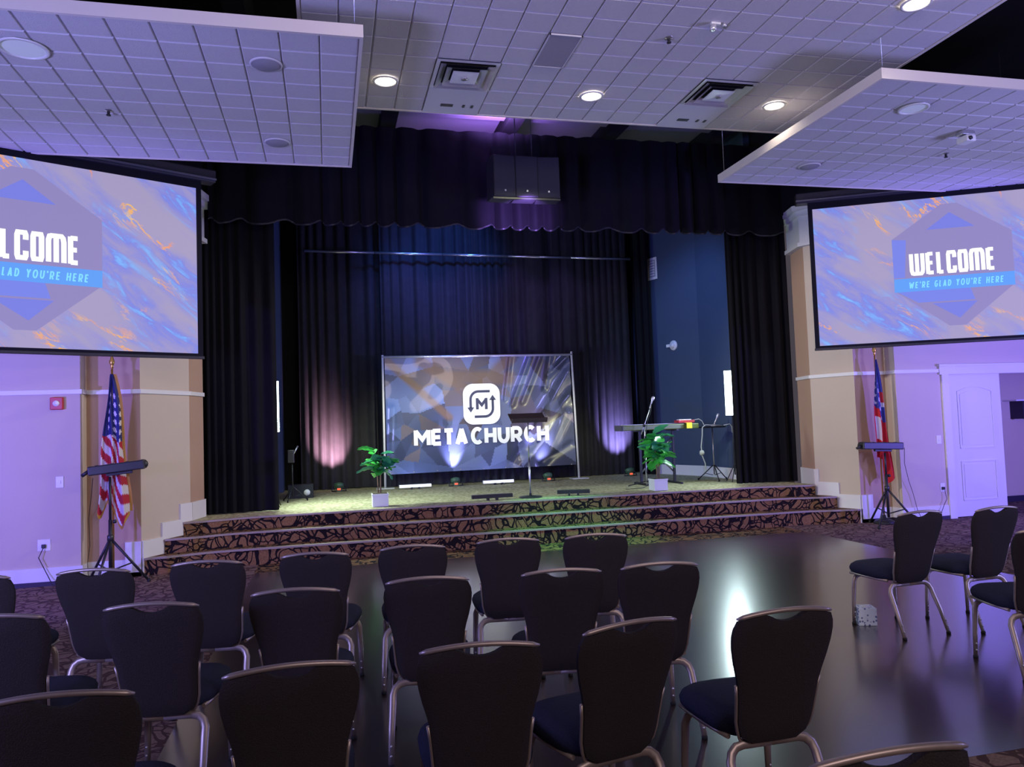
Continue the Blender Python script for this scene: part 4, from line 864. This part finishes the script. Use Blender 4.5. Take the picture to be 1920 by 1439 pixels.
# ------------------------------------------------------------------ flags
def usa(u, v):      # u along the fly, v down from the top, both 0..1
    red, wh, bl = (.45, .015, .03), (.62, .58, .58), (.02, .03, .16)
    if u < .42 and v < .54:
        a, b_ = (u/.42*5.5) % 1-.5, (v/.54*4.5) % 1-.5
        return wh if a*a+b_*b_ < .05 else bl
    return red if int(v*13) % 2 == 0 else wh
def burgee(u, v):
    red, wh, bl = (.50, .015, .02), (.62, .58, .60), (.03, .05, .30)
    if u < .45:
        a, b_ = (u/.45*4) % 1-.5, (v*8) % 1-.5
        return wh if a*a+b_*b_ < .045 else bl
    return red if int(v*5) % 2 == 0 else wh
def flag(x, y, z0, ztop, drop, fn_c, label, seed, width, hem, fringe, skew):
    t = thing('flag_on_pole', label, 'flag', (x, y, 0)); h = ztop
    obj('pole', MB().tube([(0, 0, .03), (0, 0, h)], .012, 10), 'gold', t)
    obj('base', MB().lathe([(0, 0), (.15, 0), (.15, .02), (.11, .05), (.03, .07), (.02, .12), (0, .12)], 24), 'black_metal', t)
    obj('finial', MB().lathe([(0, 0), (.02, .01), (.012, .03), (.022, .05), (.03, .08), (.015, .13), (0, .17)], 12, (0, 0, h)), 'gold', t)
    nu, nv = 60, 80
    def pos(u, v):
        top = h-.06; wdt = (.03+width*(v**.75)); fold = math.sin(u*PI*5+seed)*.5+math.sin(u*PI*9+seed*2)*.2
        xx = (u-.42)*wdt*1.05+skew*v*v+.012*math.sin(v*9+u*6); yy = -.02-.055*(.3+v)*fold
        zz = top-v*(drop*(.88+hem*u+.07*math.sin(u*PI*3+seed)*v))
        return Vector((xx, yy, zz))
    b = MB().grid(pos, nu, nv); me = b.mesh('cloth', 'flag_cloth'); ca = me.color_attributes.new('Col', 'FLOAT_COLOR', 'CORNER'); buf = []
    for j in range(nv):
        for i in range(nu):
            u, v = (i+.5)/nu, (j+.5)/nv; c_ = fn_c(u, v); buf += [*c_, 1]*4
    ca.data.foreach_set('color', buf); obj('cloth', me, None, t)
    if fringe:
        b = MB().grid(lambda u, v: pos(round(u*nu)/nu, 1)+Vector((0, 0, .005-.045*v)), nu, 1); b.grid(lambda u, v: pos(1, round(u*nv)/nv)+Vector((.03*v, 0, 0)), nv, 1); obj('fringe', b, 'fringe', t, 'golden fringe')
def usac(u, v):
    # the hoist hangs from the pole; stripes run diagonally down the hanging cloth
    if v < .46-.10*u+.12*u: 
        a, b_ = (u*3+v*2) % 1-.5, (v*16) % 1-.5
        return (.62, .58, .60) if (a*a+b_*b_ < .06 and v > .12 and u > .25) else (.02, .025, .14)
    k = int((v-.34*u)*15+40); return (.42, .015, .03) if k % 2 == 0 else (.60, .56, .56)
flag(-2.38, 9.62, 0, 2.40, 1.66, usac, 'striped red and white flag with starry blue field and gold fringe on the left', 1.0, .27, .12, True, -.02)
def ohc(u, v):
    if v < .50+.12*(u-.5):
        if u > .62 and v > .28: return (.50, .015, .02) if v < .36 else ((.60, .57, .60) if v < .40 else (.03, .05, .28))
        a, b_ = (u*2.6) % 1-.5, (v*13) % 1-.5
        return (.60, .58, .60) if (a*a+b_*b_ < .05 and v > .2 and .15 < u < .6) else (.03, .04, .24)
    if .12 < u < .34 and v < .8 and v > .56: return (.60, .57, .60)
    if .46 < u < .54 and v < .78: return (.62, .59, .60)
    return (.52, .012, .02)
flag(7.74, 9.66, 0, 2.42, 1.62, ohc, 'red, white and blue starry flag on the right, behind the light bar', 2.2, .26, .25, False, .03)

# ------------------------------------------------------------------ tissue box
t = thing('tissue_box', 'small white patterned tissue box on the floor under a chair', 'box', (3.93, 5.18, 0.001), R(-20))
obj('carton', MB().box(-.065, .065, -.065, .065, 0, .13, bev=.003), 'tissue_box_print', t); obj('opening', MB().lathe([(.035, 0), (.035, .002), (0, .002)], 16, (0, 0, .130)), 'gloss_white', t)

# ------------------------------------------------------------------ banquet chairs
def interp(tab, z):
    for (z0, a), (z1, b_) in zip(tab, tab[1:]):
        if z0 <= z <= z1: t_ = (z-z0)/(z1-z0); return a+(b_-a)*t_
    return tab[-1][1] if z > tab[-1][0] else tab[0][1]
HW = [(.36, .095), (.375, .128), (.40, .146), (.45, .158), (.52, .163), (.58, .168), (.64, .180), (.70, .196), (.76, .208), (.80, .212), (.83, .211), (.85, .205), (.865, .195)]
def back_y(z, x=0): return .115-.02*(z-.36)/.1*0-(z-.36)*.26+.30*x*x   # leans backwards, hollow towards the sitter
def rail_z(x): return .883-.55*x*x
def chair():
    t = thing('banquet_chair', 'black banquet chair', 'chair')
    b = MB(); nu, nv = 24, 18
    def top(x): return rail_z(x)-.010-(.030*max(0, 1-(x/.072)**2)**.8 if abs(x) < .072 else 0)
    def face(sgn):
        def fn(u, v):
            vv = 1-(1-v)**1.0; z = .36+(.868-.36)*vv; hw = interp(HW, z); x = (2*u-1)*hw; zt = top(x); z2 = .36+(zt-.36)*vv
            e = min(1, (1-abs(2*u-1))*5)*min(1, v*9)*min(1, (1-v)*14+.15); th = .007+.013*math.sqrt(max(0, e))*(1.3 if sgn > 0 else .7)
            return Vector((x, back_y(z2, x)+sgn*th, z2))
        return fn
    f1, f2 = face(-1), face(1); b.grid(f1, nu, nv); b.grid(lambda u, v: f2(1-u, v), nu, nv)
    for k in range(nv):
        for u in (0, 1):
            A, B = f1(u, k/nv), f1(u, (k+1)/nv); D, E_ = f2(u, k/nv), f2(u, (k+1)/nv); b.add([A, B, E_, D], [(0, 1, 2, 3) if u == 0 else (3, 2, 1, 0)])
    for k in range(nu):
        for v in (0, 1):
            A, B = f1(k/nu, v), f1((k+1)/nu, v); D, E_ = f2(k/nu, v), f2((k+1)/nu, v); b.add([A, B, E_, D], [(3, 2, 1, 0) if v == 0 else (0, 1, 2, 3)])
    obj('backrest', b, 'chair_fabric', t)
    P = [(x, back_y(rail_z(x), x), rail_z(x)) for x in [-.200+.400*k/16 for k in range(17)]]
    obj('top_rail', MB().tube(P, [.004]+[.0095]*15+[.004], 8), 'chair_metal', t, 'grey metal top rail')
    for s_ in (-1, 1):
        P = [(s_*(interp(HW, z)+.006), back_y(z, interp(HW, z))+.002, z) for z in (.60, .55, .50, .45, .41)]+[(s_*.135, .13, .375), (s_*.10, .15, .358)]
        obj('side_rail', MB().tube(P, .0065, 7), 'chair_metal', t, 'thin metal side rail')
    # seat: domed cushion, wide at the front
    b = MB(); n = 28
    def rim(a, k):
        cx, cy = math.cos(a), math.sin(a); e_ = 2/3.6; x = math.copysign(abs(cx)**e_, cx); y = math.copysign(abs(cy)**e_, cy)
        yy = .335+y*.225*k; w_ = (.190+.040*(yy-.11)/.45); return x*w_*k, yy
    prof = [(.0, .478), (.35, .476), (.65, .470), (.86, .458), (.96, .440), (1.0, .418), (.985, .400), (.94, .388), (.0, .386)]
    vs = []; 
    for k, z in prof:
        for i in range(n): x, y = rim(2*PI*i/n, max(k, .001)); vs.append(Vector((x, y, z+(y-.335)*.04)))
    b.add(vs, [(i*n+k, i*n+(k+1) % n, (i+1)*n+(k+1) % n, (i+1)*n+k) for i in range(len(prof)-1) for k in range(n)][::1], True)
    b.f = [f[::-1] for f in b.f]
    obj('seat', b, 'seat_fabric', t, 'dark blue black seat cushion')
    obj('seat_frame', MB().tube([(-.165, .16, .378), (-.19, .32, .382), (-.195, .50, .386), (-.16, .53, .388), (.16, .53, .388), (.195, .50, .386), (.19, .32, .382), (.165, .16, .378)], .010, 8), 'chair_metal', t)
    fl_ = (1, 1, 1)
    def legs(yt, yb, zt, wt, wb):
        for s_ in (-1, 1):
            P = [(0, yt, zt), (s_*(wt-.065), yt, zt), (s_*(wt-.035), yt, zt-.007), (s_*(wt-.012), yt+(yb-yt)*.05, zt-.026), (s_*(wt-.001), yt+(yb-yt)*.12, zt-.055), (s_*wt, yt+(yb-yt)*.25, zt-.095), (s_*(wt+(wb-wt)*.6), yt+(yb-yt)*.6, zt*.45), (s_*wb, yb, .012)]
            lg_ = obj('leg', MB().tube(P, [.019]*6+[.017, .014], 10, (1, .6, 1)), 'chair_metal', t)
            obj('foot_glide', MB().lathe([(0, 0), (.015, 0), (.016, .012), (.012, .02)], 10, (s_*wb, yb, 0)), 'rubber', lg_)
            sb = MB()
            for z in (.055, .095): 
                q_ = .012; f = (z-.012)/(zt*.45); xx = s_*(wb+((wt+(wb-wt)*.6)-wb)*f); yy = yb+(yt+(yb-yt)*.6-yb)*f
                sb.lathe([(0, -.0), (.006, .0), (.005, .006), (0, .007)], 8, M=Matrix.Translation((xx, yy-.011, z)) @ Matrix.Rotation(R(90), 4, 'X'))
            obj('bumper', sb, 'bright_steel', lg_)
    legs(.135, .0, .352, .185, .195); legs(.475, .485, .372, .190, .200)
    return t
CH = chair()
G1, G2, G3, G4 = 'chairs in the row nearest the stage', 'chairs in the second row', 'chairs in the third row', 'chairs of the right block'
LIST = [
 (-1.90, 4.84, -10, 'black banquet chair nearest the stage at the far left, cut by the left frame edge', G1),
 (-1.28, 4.77, -10, 'black banquet chair nearest the stage, in front of the left flag stand', G1),
 (-.69, 4.77, -9, 'black banquet chair nearest the stage, in front of the left end of the steps', G1),
 (-.09, 4.79, -9, 'black banquet chair nearest the stage, on the left edge of the dark dance floor', G1),
 (.49, 4.81, -6, 'black banquet chair nearest the stage, below the left potted plant', G1),
 (1.09, 4.81, -7, 'black banquet chair nearest the stage, below the left dark light bar', G1),
 (1.65, 4.74, -8, 'black banquet chair nearest the stage, last on the right of the middle block', G1),
 (-1.37, 3.70, -8, 'black banquet chair of the second row, cut by the left frame edge', G2),
 (-.76, 3.68, -8, 'black banquet chair of the second row with its dark blue seat visible on the right', G2),
 (-.16, 3.74, -7, 'black banquet chair of the second row, third from the left', G2),
 (.45, 3.76, -7, 'black banquet chair of the second row, standing in front of a violet floor reflection', G2),
 (1.10, 3.69, -7, 'black banquet chair of the second row, before the bright blue floor reflection', G2),
 (1.60, 3.65, -6, 'black banquet chair of the second row, last on the right of the middle block', G2),
 (-.76, 2.50, -3, 'large near black banquet chair at the bottom left corner', G3),
 (-.13, 2.55, 2, 'large near black banquet chair, second from the left at the bottom edge', G3),
 (.475, 2.57, -6, 'large near black banquet chair with a pale blue gleam through its handle slot', G3),
 (1.04, 2.65, 12, 'near black banquet chair turned slightly left, its seat side visible', G3),
 (1.635, 2.61, 1, 'near black banquet chair standing apart on the dance floor, last of the third row', G3),
 (1.15, 1.47, 0, 'nearest black banquet chair, only its top rail showing at the bottom edge', 'chairs in the nearest row'),
 (4.08, 4.73, 4, 'black banquet chair with the tissue box under it', G4),
 (4.69, 4.68, 4, 'black banquet chair in front of the white door', G4),
 (4.09, 3.72, -14, 'black banquet chair cut by the right frame edge', G4),
]
for i, (x, y, a, lab, g_) in enumerate(LIST):
    c = CH if i == 0 else copy_tree(CH)
    c.location = (x, y, .001 if LX0 < x < LX1 and y > LY0 else 0); c.rotation_euler = (0, 0, R(a)); c['label'] = lab; c['group'] = g_
